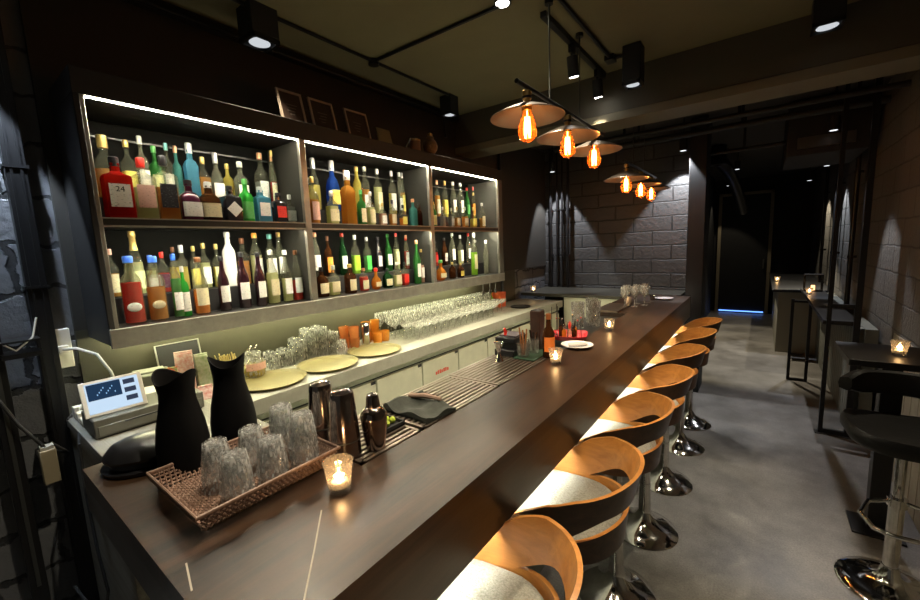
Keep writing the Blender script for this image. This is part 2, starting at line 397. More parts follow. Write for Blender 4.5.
# pipes in the back left corner
for k in range(4):
    x = (-2.30, -2.21, -2.14, -2.06)[k]
    o = empty('corner_pipe', (x, 5.14, 0), ['leftmost', 'second from left', 'third from left', 'rightmost'][k] + ' of the black vertical pipes in the back corner', 'pipe', 'pipes in the back corner')
    MB().tube([(0, 0, 1.13), (0, 0, 2.9)], .021 if k in (0, 3) else .014, 10).build('pipe', black_metal, o)
    for z in (1.55, 2.15): MB().box(-.02, .02, -.02, .05, z, z + .02).build('clamp', black_metal, o)
o = empty('shelf_side_pipe', (-2.37, 3.95, 0), 'black vertical conduit on the left wall just past the bottle shelves', 'pipe')
MB().tube([(0, 0, 1.13), (0, 0, 2.9)], .018, 10).build('pipe', black_metal, o)
for z in (1.4, 2.2): MB().box(-.025, .02, -.02, .02, z, z + .02).build('clamp', black_metal, o)

# ------------------------------------------------------------------ ceiling conduits, ducts
o = empty('ceiling_conduit', (-2.08, 1.92, CEIL - .012), 'thin dark conduit with a tee junction running along the olive ceiling', 'conduit')
MB().tube([(0, -1.9, 0), (0, .80, 0)], .010, 8).build('conduit', black_metal, o)
MB().tube([(0, 0, 0), (.94, 0.02, 0)], .010, 8).build('branch', black_metal, o)
MB().lathe([(.035, 0), (.035, .03)], 12, z=-.022).build('junction_box', black_metal, o)
o = empty('track_conduit', (-.875, 2.0, CEIL - .014), 'dark conduit on the ceiling beside the track spotlights', 'conduit')
MB().tube([(0, -.9, 0), (0, .92, 0), (.02, .95, 0), (.2, .97, 0)], .011, 8).build('conduit', black_metal, o)
MB().box(-.03, .03, .90, .98, -.02, .012).build('junction_box', black_metal, o)
o = empty('wall_conduit', (-2.34, 2.0, 2.90), 'long black pipe along the top of the wall above the framed prints', 'pipe')
MB().tube([(0, -1.6, 0), (0, .85, 0), (.02, .93, -.02), (.02, .95, -.20)], .011, 8).build('pipe', black_metal, o)
for k, (y, z, r) in enumerate(((3.75, 2.80, .03), (4.15, 2.70, .022), (4.7, 2.74, .03), (5.3, 2.62, .02))):
    o = empty('ceiling_pipe', (-.2, y, z), ['nearest thick', 'thin low hung', 'second thick', 'farthest thin'][k] + ' black pipe crossing the dark ceiling behind the beam', 'pipe', 'pipes under the dark ceiling')
    MB().tube([(-1.6 if k < 3 else -.3, 0, 0), (.95, 0, 0)], r, 10).build('pipe', dark_paint, o)
    for x in (-.9, .0, .7):
        if k < 3 or x >= 0: MB().box(x - .012, x + .012, -.008, .008, 0, CEIL + .02 - z).build('hanger', black_metal, o)
o = empty('air_unit', (.42, 5.6, 2.45), 'black boxed air unit under the dark ceiling above the wall counter', 'air unit')
MB().box(-.28, .30, -.5, .5, 0, .5).build('housing', black_matte, o, bevel=.01)
MB().box(-.2, .2, -.52, -.5, .06, .16).build('grille', dark_steel, o)
o = empty('ventilation_duct', (-.55, 8.0, 2.35), 'shiny flexible duct hanging by the dark doorway', 'duct')
mb = MB(); pts = []; rs = []
for i in range(60):
    t = i / 59; pts.append((.25 * t, -1.2 + 1.9 * t, .42 - .62 * t * t)); rs.append(.075 + .008 * (i % 2))
mb.tube(pts, rs, 14).build('hose', pbr('foil', (.10, .10, .10), .3, .9), o)
MB().box(-.1, .1, -1.3, -1.1, .36, .6).build('collar', black_metal, o)

# ------------------------------------------------------------------ lamps
def box_light(x, y, label, hgt=.19, w=.13, lens=lens_dim, power=0, c=(1, .93, .8), target=None, cone=70, blend=.6, name='box_downlight', top=CEIL):
    o = empty(name, (x, y, top), label, 'downlight')
    b = MB(); hw = w / 2
    b.box(-hw, hw, -hw, hw, -hgt + .02, 0).build('housing', black_matte, o, bevel=.004)
    b = MB().box(-hw, hw, -hw, -hw + .012, -hgt, -hgt + .02).box(-hw, hw, hw - .012, hw, -hgt, -hgt + .02).box(-hw, -hw + .012, -hw, hw, -hgt, -hgt + .02).box(hw - .012, hw, -hw, hw, -hgt, -hgt + .02)
    b.build('bezel', black_metal, o)
    MB().lathe([(hw * .72, 0), (hw * .5, .012)], 20, z=-hgt + .006).build('lens', lens, o)
    if power:
        light('downlight_lamp', 'SPOT', (x, y, top - hgt - .012), power, c, target or (x, y, 0), .02, cone, blend).name = 'spot_lamp'
    return o
WARM = (1.0, .86, .62); COOL = (.80, .88, 1.0)
box_light(-2.10, 1.17, 'large black box downlight on the conduit above the first shelf bay', .165, .14, lens_off, 30, WARM, (-1.75, 1.0, 1), 95)
box_light(-2.12, 2.76, 'small black box downlight at the far end of the ceiling conduit', .15, .11, lens_off, 26, WARM, (-1.6, 2.9, 1), 95)
box_light(-.72, 2.90, 'black box hanging at the beam above the second pendant group', .24, .11, lens_off, 20, WARM, (-.75, 3.3, 1.1), 60)  # box is unlit; the lamp inside is added for the bar top
box_light(.22, 3.02, 'nearly invisible black box downlight at the right of the ceiling', .16, .13, lens_off, 75, WARM, (-.35, 2.5, .7), 70)  # dark box given an added lamp to light the stools
# recessed lamps: the first glares at the top edge, the others are added unseen
def recessed(x, y, label, power, target, cone=80, c=WARM):
    o = empty('recessed_downlight', (x, y, CEIL), label, 'downlight')
    MB().lathe([(.045, 0), (.045, -.008), (.036, -.008), (.036, -.002)], 24, cap=False).build('rim', black_metal, o)
    MB().lathe([(.034, -.004), (.030, -.010)], 20).build('lens', lens_white, o)
    light('spot_lamp', 'SPOT', (x, y, CEIL - .03), power, c, target, .02, cone, .5)
recessed(-1.12, 1.94, 'small bright recessed downlight at the end of the ceiling conduit branch', 90, (-1.25, 1.6, 1.0), 100)
recessed(-.75, .55, 'added unseen fill downlight over the near end of the bar', 60, (-.95, .62, 1.1), 95)  # fill lamp out of view, added to light the near bar top
recessed(-.05, 1.1, 'added unseen downlight over the nearest wooden stools', 46, (-.4, 1.3, .8), 80)  # also out of view, added to light the stools
o = empty('track_light', (-.995, 2.7, CEIL), 'black ceiling track carrying two lit spotlight heads', 'track light')
MB().box(-.016, .016, -.55, .48, -.03, 0).build('track', black_metal, o)
for y, tg, pw in ((-.14, (-1.35, 2.5, 1.0), 70), (.33, (-1.25, 3.4, 1.0), 45)):
    hd = MB().tube([(0, y, -.09), (0, y + .03, -.20)], .034, 16).build('spot_head', black_matte, o)
    MB().box(-.012, .012, y - .03, y + .03, -.075, -.03).build('adapter', black_metal, hd)
    MB().tube([(0, y, -.03), (0, y, -.09)], .008, 8).build('stem', black_metal, hd)
    MB().tube([(0, y + .0302, -.2015), (0, y + .031, -.204)], .026, 16).build('lens', lens_white, hd)
    light('spot_lamp', 'SPOT', (-.995, 2.7 + y + .033, CEIL - .215), pw, WARM, tg, .02, 75, .5)
# wall washers near the back wall, right wall and left wall
def washer(x, y, z, label, power, c, target, cone=75, top=CEIL + .02, blend=.25):
    o = empty('wall_washer', (x, y, z), label, 'spotlight')
    MB().lathe([(.038, 0), (.038, .12), (.02, .125)], 18).build('housing', black_matte, o)
    MB().tube([(0, 0, .12), (0, 0, top - z)], .007, 6).build('stem', black_metal, o)
    MB().lathe([(.028, -.001), (.026, .004)], 16).build('lens', lens_dim, o)
    light('spot_lamp', 'SPOT', (x, y, z - .012), power, c, target, .015, cone, blend)
washer(-.72, 4.98, 2.64, 'black spotlight washing the right part of the back block wall', 95, (.92, .95, 1.0), (-.74, 5.20, 1.2), 76)
washer(-2.18, 4.93, 2.62, 'black spotlight over the corner pipes at the back', 85, (.92, .95, 1.0), (-2.18, 5.2, 1.2), 62)
washer(.665, 5.30, 2.50, 'black spotlight above the bright pipe on the right wall', 110, COOL, (.735, 5.25, 0), 52)
washer(.45, 4.90, 2.60, 'black spotlight by the tall post pair lighting the passage floor', 75, (.95, .95, 1.0), (.12, 4.1, 0), 62)
washer(.60, 6.95, 2.55, 'black spotlight above the middle pipes on the right wall', 70, COOL, (.66, 6.8, 0), 66)
washer(.55, 8.6, 2.55, 'black spotlight farthest down the passage over the half wall', 70, (1, .88, .65), (.1, 8.4, 0), 95)
washer(-.35, 7.4, 2.7, 'black spotlight over the passage floor behind the alcove column', 190, (1, .88, .66), (-.25, 7.4, 0), 78)
washer(-.62, 10.1, 2.75, 'added black spotlight brightening the far dark door frame', 14, (1, .85, .6), (-.75, 10.6, 0), 70)  # no fixture known here; added to brighten the door frame
washer(-2.25, .20, 2.55, 'black spotlight washing the near left block wall', 65, (.72, .84, 1.0), (-2.43, .14, 1.0), 50)

# pendants
def pendant(y, z, rail, idx):
    o = empty('pendant_lamp', (-.93, y, z), idx, 'pendant lamp', 'filament pendants over the bar')
    MB().tube([(0, 0, .112), (0, 0, rail - z - .009)], .008, 8).build('stem', black_metal, o)
    sk = MB().lathe([(.012, .122), (.021, .115), (.021, .080), (.017, .076), (.017, .052), (.024, .048), (.024, .028)], 18).build('socket', brass, o)
    MB().lathe([(.019, .082), (.024, .082), (.024, .092), (.019, .092)], 18, cap=False).build('collar_ring', black_metal, sk)
    MB().lathe([(.024, .060), (.06, .050), (.12, .026), (.175, 0), (.177, -.004), (.172, -.003), (.119, .022), (.06, .046), (.024, .055)], 40, cap=False).build('shade', shade_glass, o)
    MB().lathe([(.017, .035), (.022, .02), (.030, -.005), (.042, -.045), (.046, -.070), (.040, -.094), (.022, -.112), (.002, -.118)], 20).build('bulb', bulb_glass, o)
    fm = MB()
    for k in range(4):
        a = k * PI / 2 + .4
        fm.tube([(.009 * math.cos(a), .009 * math.sin(a), .0), (.012 * math.cos(a), .012 * math.sin(a), -.045), (.015 * math.cos(a + .8), .015 * math.sin(a + .8), -.095)], .0042, 6)
    fm.tube([(0, 0, .03), (0, 0, -.02)], .003, 6)
    fm.build('filament', filament, o)
    light('bulb_lamp', 'POINT', (-.93, y, z - .05), 3.0, (1, .55, .22), size=.02)
def rail(y0, y1, z, label, rods):
    o = empty('pendant_rail', (-.93, (y0 + y1) / 2, z), label, 'lamp rail', 'rails of the pendant lamps')
    L = (y1 - y0) / 2
    MB().tube([(0, -L, 0), (0, L, 0)], .011, 12).build('rail', black_metal, o)
    for y in rods:
        MB().tube([(0, y, .01), (0, y, CEIL - z)], .0045, 8).build('rod', dark_steel, o)
        MB().lathe([(.022, CEIL - z - .02), (.022, CEIL - z)], 16, cy=y).build('ceiling_rose', black_metal, o)
rail(1.72, 2.98, 2.46, 'near black tube rail with three lamps hung over the bar', (-.27, .16))
for k, y in enumerate((1.82, 2.32, 2.78)):
    pendant(y, 2.325, 2.46, ['largest nearest', 'second nearest', 'third nearest'][k] + ' glowing filament pendant with a flat glass shade over the bar')
rail(3.50, 4.72, 2.36, 'far black tube rail with three small looking lamps over the bar', (-.32, .08))
for k, y in enumerate((3.58, 4.08, 4.52)):
    pendant(y, 2.225, 2.36, ['leftmost', 'middle', 'rightmost, most distant'][k] + ' glowing pendant of the three on the far rail')

# ------------------------------------------------------------------ the bar
BZ = 1.12
bar = empty('bar_counter', (-.9, 2.4, 0), 'long dark brown stained wooden bar counter with a deep front apron', 'bar counter')
def P(x, y, z): return (x + .9, y - 2.4, z)
mb = MB()
def bx(mb, x0, x1, y0, y1, z0, z1): mb.box(x0 + .9, x1 + .9, y0 - 2.4, y1 - 2.4, z0, z1)
bx(mb, -.875, -.57, .20, 4.72, BZ - .05, BZ)
bx(mb, -1.56, -.8751, .20, .665, BZ - .05, BZ)
bx(mb, -1.16, -.8751, 3.42, 4.72, BZ - .05, BZ)
top = mb.build('top', bar_wood, bar)
mb = MB(); bx(mb, -.60, -.57, .20, 4.72, .905, BZ - .05); mb.build('front_apron', apron_wood, bar)
mb = MB(); bx(mb, -1.56, -.60, .20, .235, .99, BZ - .05); mb.build('end_apron', apron_wood, bar)
mb = MB(); bx(mb, -.90, -.86, .30, 4.70, 0, BZ - .05); mb.build('front_panel', pbr('bar_front', (.20, .20, .15), .6), bar)
mb = MB(); bx(mb, -1.20, -1.16, .66, 4.4, 0, BZ - .06); mb.build('back_panel', dark_steel, bar)
mb = MB(); bx(mb, -1.18, -.88, .655, 3.43, BZ - .06, BZ - .035); mb.build('rail_well', dark_steel, bar)
mb = MB()
for a, b in (((-.80, .485), (-.70, .40)), ((-.70, .40), (-.575, .29)), ((-.885, .235), (-.80, .215))):
    A = Vector((a[0] + .9, a[1] - 2.4, BZ)); B = Vector((b[0] + .9, b[1] - 2.4, BZ))
    d = (B - A).normalized(); n = Vector((-d.y, d.x, 0)) * .0016
    mb.hexa([A - n, B - n, B + n, A + n, A - n + Vector((0, 0, .0006)), B - n + Vector((0, 0, .0006)), B + n + Vector((0, 0, .0006)), A + n + Vector((0, 0, .0006))])
mb.build('pale_scratch', pbr('scratch', (.45, .40, .32), .7), bar)
mb = MB(); bx(mb, -.625, -.607, .30, 4.68, .925, .94); mb.build('light_strip', led_bar, bar)
mb = MB(); bx(mb, -1.215, -1.20, .75, 4.3, 1.01, 1.03); mb.build('drawer_fill_strip', emit('drawer_fill', (1, .95, .62), 14), bar)  # hidden strip added under the bar lip to brighten the drawer fronts
mb = MB(); bx(mb, -1.0, -.95, .32, .36, 0, 1.06); bx(mb, -.78, -.74, .25, .29, 0, 1.06); mb.build('leg', black_metal, bar)
tag(bpy.data.objects['pale_scratch'], 'thin pale crack line in the dark top')

# drip mat / slotted steel rail
grate_mat = pbr('grate', (.34, .27, .22), .32, .85)
for k, (y0, y1) in enumerate(((.675, .925), (.94, 1.42), (1.43, 1.925), (3.45, 3.9))):
    x0, x1 = (-1.17, -.885) if k < 3 else (-1.15, -.95)
    zz = BZ - .0345 if k < 3 else BZ
    o = empty('drip_grate', ((x0 + x1) / 2, (y0 + y1) / 2, zz), ['short slotted drip grate beside the shakers', 'slotted drip grate under the folded cloth', 'slotted drip grate in front of the jigger and caddy', 'small dark slotted grate at the far end of the bar'][k], 'drip grate')
    mb = MB(); w = (x1 - x0) / 2; L = (y1 - y0) / 2; t = .034 if k < 3 else .012
    mb.box(-w, -w + .012, -L, L, t - .012, t).box(w - .012, w, -L, L, t - .012, t).box(-w, w, -L, -L + .012, t - .012, t).box(-w, w, L - .012, L, t - .012, t)
    mb.build('frame', grate_mat, o)
    mb = MB(); n = 11
    for i in range(n):
        x = -w + .012 + (2 * w - .024) * (i + .5) / n
        mb.box(x - .0075, x + .0045, -L + .01, L - .01, t - .010, t - .001)
    mb.build('bars', grate_mat, o)
    MB().box(-w + .01, w - .01, -L + .01, L - .01, 0, .004).build('drip_pan', black_metal, o)

# ------------------------------------------------------------------ stools
def shell(zt, zb, L=.19, a_side=.208, back=.175, th=.012, n=30, m=9, bulge=.0, ease=.03):
    """bent plywood band: half ellipse round the back, straight arms towards the front; zt / zb take 0 (back) .. 1 (side) .. 2 (arm tip)"""
    path = []
    for i in range(m): path.append((-1 - (m - i) / m, None))
    for i in range(n + 1): path.append((-1 + 2 * i / n, 1))
    for i in range(m): path.append((1 + (i + 1) / m, None))
    rings = []
    for q, arc in path:
        a = abs(q); sg = 1 if q >= 0 else -1
        if a <= 1: x, y, nx_, ny_ = back * math.cos(q * PI / 2), a_side * math.sin(q * PI / 2), math.cos(q * PI / 2), math.sin(q * PI / 2)
        else: x, y, nx_, ny_ = -L * (a - 1), sg * (a_side - ease * (a - 1) ** 2), -.1 * (a - 1), sg
        t0, b0 = zt(a), zb(a); ring = []
        for (k, z) in ((0, b0), (0, (b0 + t0) / 2), (0, t0), (1, t0), (1, (b0 + t0) / 2), (1, b0)):
            e = th * k + bulge * (z - .82); ring.append((x + e * nx_, y + e * ny_, z))
        rings.append(ring)
    return rings
def sm(a, b, x):
    t = max(0, min(1, (x - a) / (b - a))); return t * t * (3 - 2 * t)
def wooden_stool(loc, label, rz):
    o = empty('bar_stool', loc, label, 'bar stool', 'bentwood stools along the bar', rz)
    top = lambda p: 1.0 - .035 * sm(0, 1, p) - .165 * max(0, min(1, (p - .75) / 1.25)) ** 1.1
    bot = lambda p: .892 - .095 * sm(.40, 1.10, p) - .030 * sm(1.1, 2, p)
    bk = MB().ring_loft(shell(top, bot, bulge=.25)).build('backrest', ply, o)
    bk.data.materials.append(ply_dark)
    # outer faces of the shell take the dark ply, inner ones the golden
    for p in bk.data.polygons:
        c = p.center; n = p.normal
        if n.x * c.x + n.y * c.y > .02 and abs(n.z) < .6: p.material_index = 1
    tl = lambda p: .835 - .04 * sm(.2, 1.3, p) - .005 * sm(1, 2, p)
    bl = lambda p: .735 - .005 * sm(.5, 2, p)
    lw = MB().ring_loft(shell(tl, bl, L=.15, a_side=.209, bulge=.1)).build('seat_band', ply, o)
    lw.data.materials.append(ply_dark)
    for p in lw.data.polygons:
        c = p.center; n = p.normal
        if n.x * c.x + n.y * c.y > .02 and abs(n.z) < .6: p.material_index = 1
    # cushion: rounded at the back, square at the front
    rings = []
    for (k, z) in ((.86, .735), (.97, .742), (1.0, .76), (1.0, .778), (.97, .795), (.88, .805), (.6, .812), (.25, .815)):
        ring = []
        for i in range(40):
            a = 2 * PI * i / 40; c_, s_ = math.cos(a), math.sin(a)
            if c_ > 0: x, y = .168 * c_, .200 * s_
            else:
                p = 5; q = (abs(c_) ** p + abs(s_) ** p) ** (-1 / p); x, y = .195 * c_ * q, .200 * s_ * q
            ring.append((x * k, y * k, z))
        rings.append(ring)
    MB().ring_loft(rings).build('cushion', fabric, o)
    MB().lathe([(.15, .722), (.15, .736)], 32).build('seat_plate', black_metal, o)
    MB().lathe([(.028, .30), (.028, .44), (.019, .45), (.019, .68), (.05, .70), (.05, .722)], 20).build('gas_column', chrome, o)
    MB().lathe([(.183, 0), (.185, .005), (.180, .012), (.13, .036), (.085, .058), (.05, .088), (.034, .13), (.030, .30)], 48).build('base', chrome, o)
    return o
st0 = wooden_stool((-.50, 1.27, 0), 'wooden bar stool second nearest to the camera, its dark band sweeping across the frame', .06)
ys = (.70, 1.84, 2.39, 2.98, 3.60, 4.12)
sl = ('nearest wooden bar stool, cut off by the bottom edge of the picture', 'third nearest bentwood stool with tan inside and full round chrome base in view',
      'fourth nearest wooden bar stool, between the third and the fifth along the bar', 'fifth bentwood bar stool counted from the camera',
      'sixth bentwood bar stool, the last but one at the bar', 'last and most distant bentwood stool at the far end of the bar')
for k, y in enumerate(ys):
    dup(st0, (-.50 + (.0, .0, .01, .01, .02, .02)[k], y, 0), sl[k], rz=(.12, .04, .02, .0, .05, .05)[k])

# black stool and tall table on the right
o = empty('black_stool', (.565, 2.60, 0), 'black padded bar stool with chrome post and looped footrest at the right edge', 'bar stool', rz=math.radians(94))
rings = []
for (k, z) in ((.80, .735), (.95, .74), (1.0, .76), (1.0, .79), (.95, .812), (.75, .818), (.3, .81)):
    ring = []
    for i in range(40):
        a = 2 * PI * i / 40; p = 3.2; q = (abs(math.cos(a)) ** p + abs(math.sin(a)) ** p) ** (-1 / p)
        ring.append((.205 * k * q * math.cos(a), .21 * k * q * math.sin(a), z + .02 * abs(math.sin(a)) ** 2 * (k > .9)))
    rings.append(ring)
MB().ring_loft(rings).build('seat', leather, o)
rings = []
for i in range(25):
    ph = -1.05 + 2.1 * i / 24; c_, s_ = math.cos(ph), math.sin(ph)
    e = .5 + .5 * sm(0, .25, min(i, 24 - i) / 24); h0, h1 = .965 - .05 * e, .965 + .055 * e
    rings.append([((r) * c_, (r + .01) * s_, z) for r, z in ((.19, h0), (.185, (h0 + h1) / 2), (.19, h1), (.205, h1 + .008), (.235, h1), (.24, (h0 + h1) / 2), (.235, h0), (.205, h0 - .008))])
MB().ring_loft(rings).build('backrest', leather, o)
MB().box(.205, .225, -.04, .04, .74, .95).build('back_bracket', black_metal, o, bevel=.003)
MB().lathe([(.028, .06), (.028, .45), (.02, .46), (.02, .70), (.05, .72), (.05, .74)], 20).build('gas_column', chrome, o)
MB().lathe([(.19, 0), (.192, .006), (.185, .014), (.14, .026), (.07, .045), (.04, .075), (.03, .12)], 48).build('base', chrome, o)
pts = []
for x, y in ((0, -.03), (-.05, -.11), (-.12, -.15), (-.23, -.13), (-.26, -.08), (-.26, .08), (-.23, .13), (-.12, .15), (-.05, .11), (0, .03)): pts.append((x, y, .42 if x < -.1 else .45))
MB().tube(pts, .010, 10).build('footrest', chrome, o)
MB().lathe([(.036, .43), (.036, .47)], 18).build('clamp', chrome, o)
o = empty('bar_table', (.60, 3.12, 0), 'tall black rectangular table against the right wall with a candle on it', 'table')
MB().hexa([(-.20, -.22, 1.01), (.17, -.22, 1.01), (.17, .24, 1.01), (-.21, .24, 1.01), (-.20, -.22, 1.045), (.17, -.22, 1.045), (.17, .24, 1.045), (-.21, .24, 1.045)]).build('tabletop', pbr('counter_black', (.016, .015, .014), .4, spec=.35), o, bevel=.003)
MB().box(-.04, .04, -.04, .04, .012, 1.01).build('column', black_metal, o, bevel=.003)
MB().box(-.11, .11, -.11, .11, 0, .012).build('foot_plate', black_metal, o, bevel=.003)

# ------------------------------------------------------------------ bottle cabinet
SX = -2.05; ZT, ZM, ZB = 2.315, 1.885, 1.462
cab = empty('bottle_cabinet', (-2.22, 1.9, 0), 'long black wall cabinet of lit bottle shelves in three bays behind the bar', 'shelf')
def cb(mb, x0, x1, y0, y1, z0, z1): return mb.box(x0 + 2.22, x1 + 2.22, y0 - 1.9, y1 - 1.9, z0, z1)
mb = MB(); cb(mb, -2.40, -2.03, .40, 3.42, 2.335, 2.43); mb.build('top_box', dark_paint, cab, bevel=.003)
mb = MB(); cb(mb, -2.40, -2.03, .40, .42, 1.385, 2.335); mb.build('side_panel', dark_paint, cab, bevel=.003)
mb = MB(); cb(mb, -2.40, -2.03, 3.36, 3.42, 1.385, 2.335); mb.build('side_panel', pbr('side_grey', (.08, .078, .066), .5), cab, bevel=.003)
mb = MB(); cb(mb, -2.399, -2.385, .42, 3.36, 1.44, 2.335); mb.build('back_panel', pbr('cab_back', (.006, .006, .005), .8, spec=.1), cab)
mb = MB(); cb(mb, -2.40, -2.035, .42, 3.36, 1.40, 1.450); mb.build('bottom_board', dark_steel, cab)
mb = MB(); cb(mb, -2.040, -2.022, .40, 3.42, 1.375, 1.452); mb.build('bottom_fascia', grey_steel, cab, bevel=.002)
mb = MB(); cb(mb, -2.385, -2.055, .42, 3.36, ZM - .022, ZM - .004); mb.build('shelf_board', dark_steel, cab)
mb = MB(); cb(mb, -2.055, -2.037, .42, 3.36, ZM - .034, ZM + .004); mb.build('shelf_edge', pbr('edge_dark', (.04, .038, .032), .4, .5), cab)
mb = MB(); cb(mb, -2.037, -2.030, .42, 3.36, ZM - .034, ZM - .026); cb(mb, -2.037, -2.033, .42, 3.36, ZM - .001, ZM + .004); mb.build('edge_highlight', grey_steel, cab)  # pale strips standing in for highlights along the shelf edge
for y in (1.315, 2.375):
    mb = MB(); cb(mb, -2.055, -2.030, y - .018, y + .018, 1.452, 2.335); mb.build('front_post', grey_steel, cab, bevel=.002)
    mb = MB(); cb(mb, -2.385, -2.055, y - .006, y + .006, 1.452, 2.335); mb.build('divider', pbr('divider_dark', (.025, .024, .02), .5), cab)
for y in (.425, 3.350):
    mb = MB(); cb(mb, -2.052, -2.034, y - .008, y + .008, 1.452, 2.335); mb.build('front_post', grey_steel, cab, bevel=.002)
for y0, y1 in ((.44, 1.295), (1.335, 2.355), (2.395, 3.34)):
    mb = MB(); cb(mb, -2.058, -2.048, y0, y1, 2.3325, 2.3352); mb.build('light_strip', led, cab)
    mb = MB(); cb(mb, -2.072, -2.062, y0, y1, ZM - .0245, ZM - .0219); mb.build('light_strip', led, cab)
    mb = MB(); cb(mb, -2.385, -2.21, y0, y1, 1.450, 1.56); mb.build('riser', black_matte, cab)
    mb = MB(); cb(mb, -2.385, -2.21, y0, y1, ZM - .004, ZM + .10); mb.build('riser', black_matte, cab)
    mb = MB(); cb(mb, -2.375, -2.368, y0, y1, 2.262, 2.270); mb.build('back_rod', dark_steel, cab)
mb = MB(); cb(mb, -2.30, -2.27, .46, 3.34, 1.385, 1.399); mb.build('under_light', led_under, cab)
tag(bpy.data.objects['under_light'], 'greenish white strip light under the cabinet')

# ------------------------------------------------------------------ bottles
C = dict(clear=(.93, .95, .90), green=(.10, .42, .10), dkgreen=(.03, .14, .04), brown=(.16, .06, .02), black=(.015, .015, .018), blue=(.04, .14, .62),
         ltblue=(.20, .62, .85), teal=(.16, .55, .50), red=(.75, .03, .02), orange=(.95, .38, .05), amber=(.75, .34, .05), yellow=(.85, .72, .15), pale=(.80, .82, .42),
         purple=(.075, .010, .030), wine=(.022, .006, .010), white=(.85, .84, .78), cream=(.74, .66, .42), lime=(.45, .85, .05), gold=(.62, .45, .14), pink=(.75, .45, .36),
         silver=(.7, .7, .68), copper=(.72, .36, .20), grey=(.45, .45, .42), brightgreen=(.10, .80, .12))
CN = dict(ltblue='light blue', dkgreen='dark green', pale='pale yellow', brightgreen='bright green', wine='wine dark', lime='lime green')
def cname(c): return CN.get(c, c)
def bottle_glass(c):
    if c == 'clear': return real_glass('bottle_clear', (.95, .96, .90), .5, .17, (.85, .86, .62), 1.35)
    if c == 'filled': return real_glass('bottle_filled', (.97, .97, .92), .25, .07, (.85, .86, .62), 1.3)
    v = C[c]
    if c in ('black', 'wine', 'purple', 'white'): return pbr('bottle_' + c, v, .15, coat=.5)
    return real_glass('bottle_' + c, [min(1, x * .7 + .15) for x in v], .55, .42, v, 1.35)
def liquid_mat(c):
    v = C[c]; return glass('liquid_' + c, [min(1, x * .9 + .05) for x in v], .72, v, .2, .2)
def label_mat(c, seed=0):
    nm = 'label_' + c
    if nm in MATS: return MATS[nm]
    m, t, out = nt(nm); b = N(t, 'ShaderNodeBsdfPrincipled'); b.inputs['Roughness'].default_value = .55
    tc = N(t, 'ShaderNodeTexCoord'); mp = N(t, 'ShaderNodeMapping'); mp.inputs['Scale'].default_value = (70, 130, 260)
    n = N(t, 'ShaderNodeTexNoise'); n.inputs['Scale'].default_value = 1.0; n.inputs['Detail'].default_value = 2
    t.links.new(tc.outputs['Object'], mp.inputs[0]); t.links.new(mp.outputs[0], n.inputs['Vector'])
    r = N(t, 'ShaderNodeValToRGB'); r.color_ramp.elements[0].position = .30; r.color_ramp.elements[1].position = .40
    v = C[c]; lum = sum(v) / 3
    r.color_ramp.elements[0].color = c4([x * .45 for x in v] if lum > .25 else [min(1, x * .5 + .22) for x in v]); r.color_ramp.elements[1].color = c4(v)
    t.links.new(n.outputs['Fac'], r.inputs[0]); t.links.new(r.outputs[0], b.inputs['Base Color']); t.links.new(b.outputs[0], out.inputs[0])
    MATS[nm] = m; return m
def cap_mat(c): return pbr('cap_' + c, C[c], .35, .5 if c in ('gold', 'silver', 'copper') else 0)
# profile: list of (radius fraction, height fraction); label zone; squareness
TYPES = {
 'spirit': ([(.92, 0), (1, .015), (1, .55), (.97, .60), (.80, .66), (.42, .71), (.33, .76), (.31, .90), (.36, .91), (.36, .93)], (.10, .48), 0, 'round shouldered'),
 'tall':   ([(.92, 0), (1, .01), (1, .60), (.9, .66), (.62, .72), (.40, .78), (.36, .92), (.42, .93), (.42, .95)], (.16, .50), 0, 'tall'),
 'wine':   ([(.92, 0), (1, .01), (1, .52), (.86, .60), (.55, .70), (.40, .78), (.36, .93), (.40, .94), (.40, .96)], (.16, .46), 0, 'sloping'),
 'slim':   ([(.9, 0), (1, .01), (1, .62), (.85, .68), (.50, .75), (.38, .92), (.44, .93), (.44, .95)], (.12, .40), 0, 'slim'),
 'squat':  ([(.9, 0), (1, .03), (1, .52), (.92, .60), (.60, .68), (.34, .72), (.30, .86), (.34, .87), (.34, .90)], (.12, .46), .15, 'squat'),
 'square': ([(.93, 0), (1, .015), (1, .66), (.93, .70), (.50, .74), (.32, .77), (.30, .86), (.34, .87), (.34, .90)], (.20, .56), .9, 'square'),
 'round':  ([(.45, 0), (.80, .06), (1, .22), (.98, .36), (.75, .50), (.42, .58), (.30, .66), (.28, .86), (.33, .87), (.33, .90)], (.14, .36), 0, 'round bodied'),
 'decanter': ([(.80, 0), (.97, .05), (1, .30), (.95, .48), (.72, .62), (.36, .70), (.30, .80), (.40, .82), (.40, .85)], (.14, .42), .1, 'decanter shaped'),
 'champagne': ([(.92, 0), (1, .01), (1, .42), (.9, .52), (.62, .66), (.42, .78), (.36, .90), (.44, .91), (.44, .93)], (.10, .38), 0, 'champagne'),
 'facet':  ([(.85, 0), (1, .02), (.92, .50), (1.0, .62), (.7, .70), (.40, .73), (.36, .84), (.46, .85), (.46, .88)], (.14, .40), .3, 'faceted'),
}
ORD = ['first', 'second', 'third', 'fourth', 'fifth', 'sixth', 'seventh', 'eighth', 'ninth', 'tenth', 'eleventh', 'twelfth', 'thirteenth', 'fourteenth', 'fifteenth', 'sixteenth']
XF, XR = -2.125, -2.285
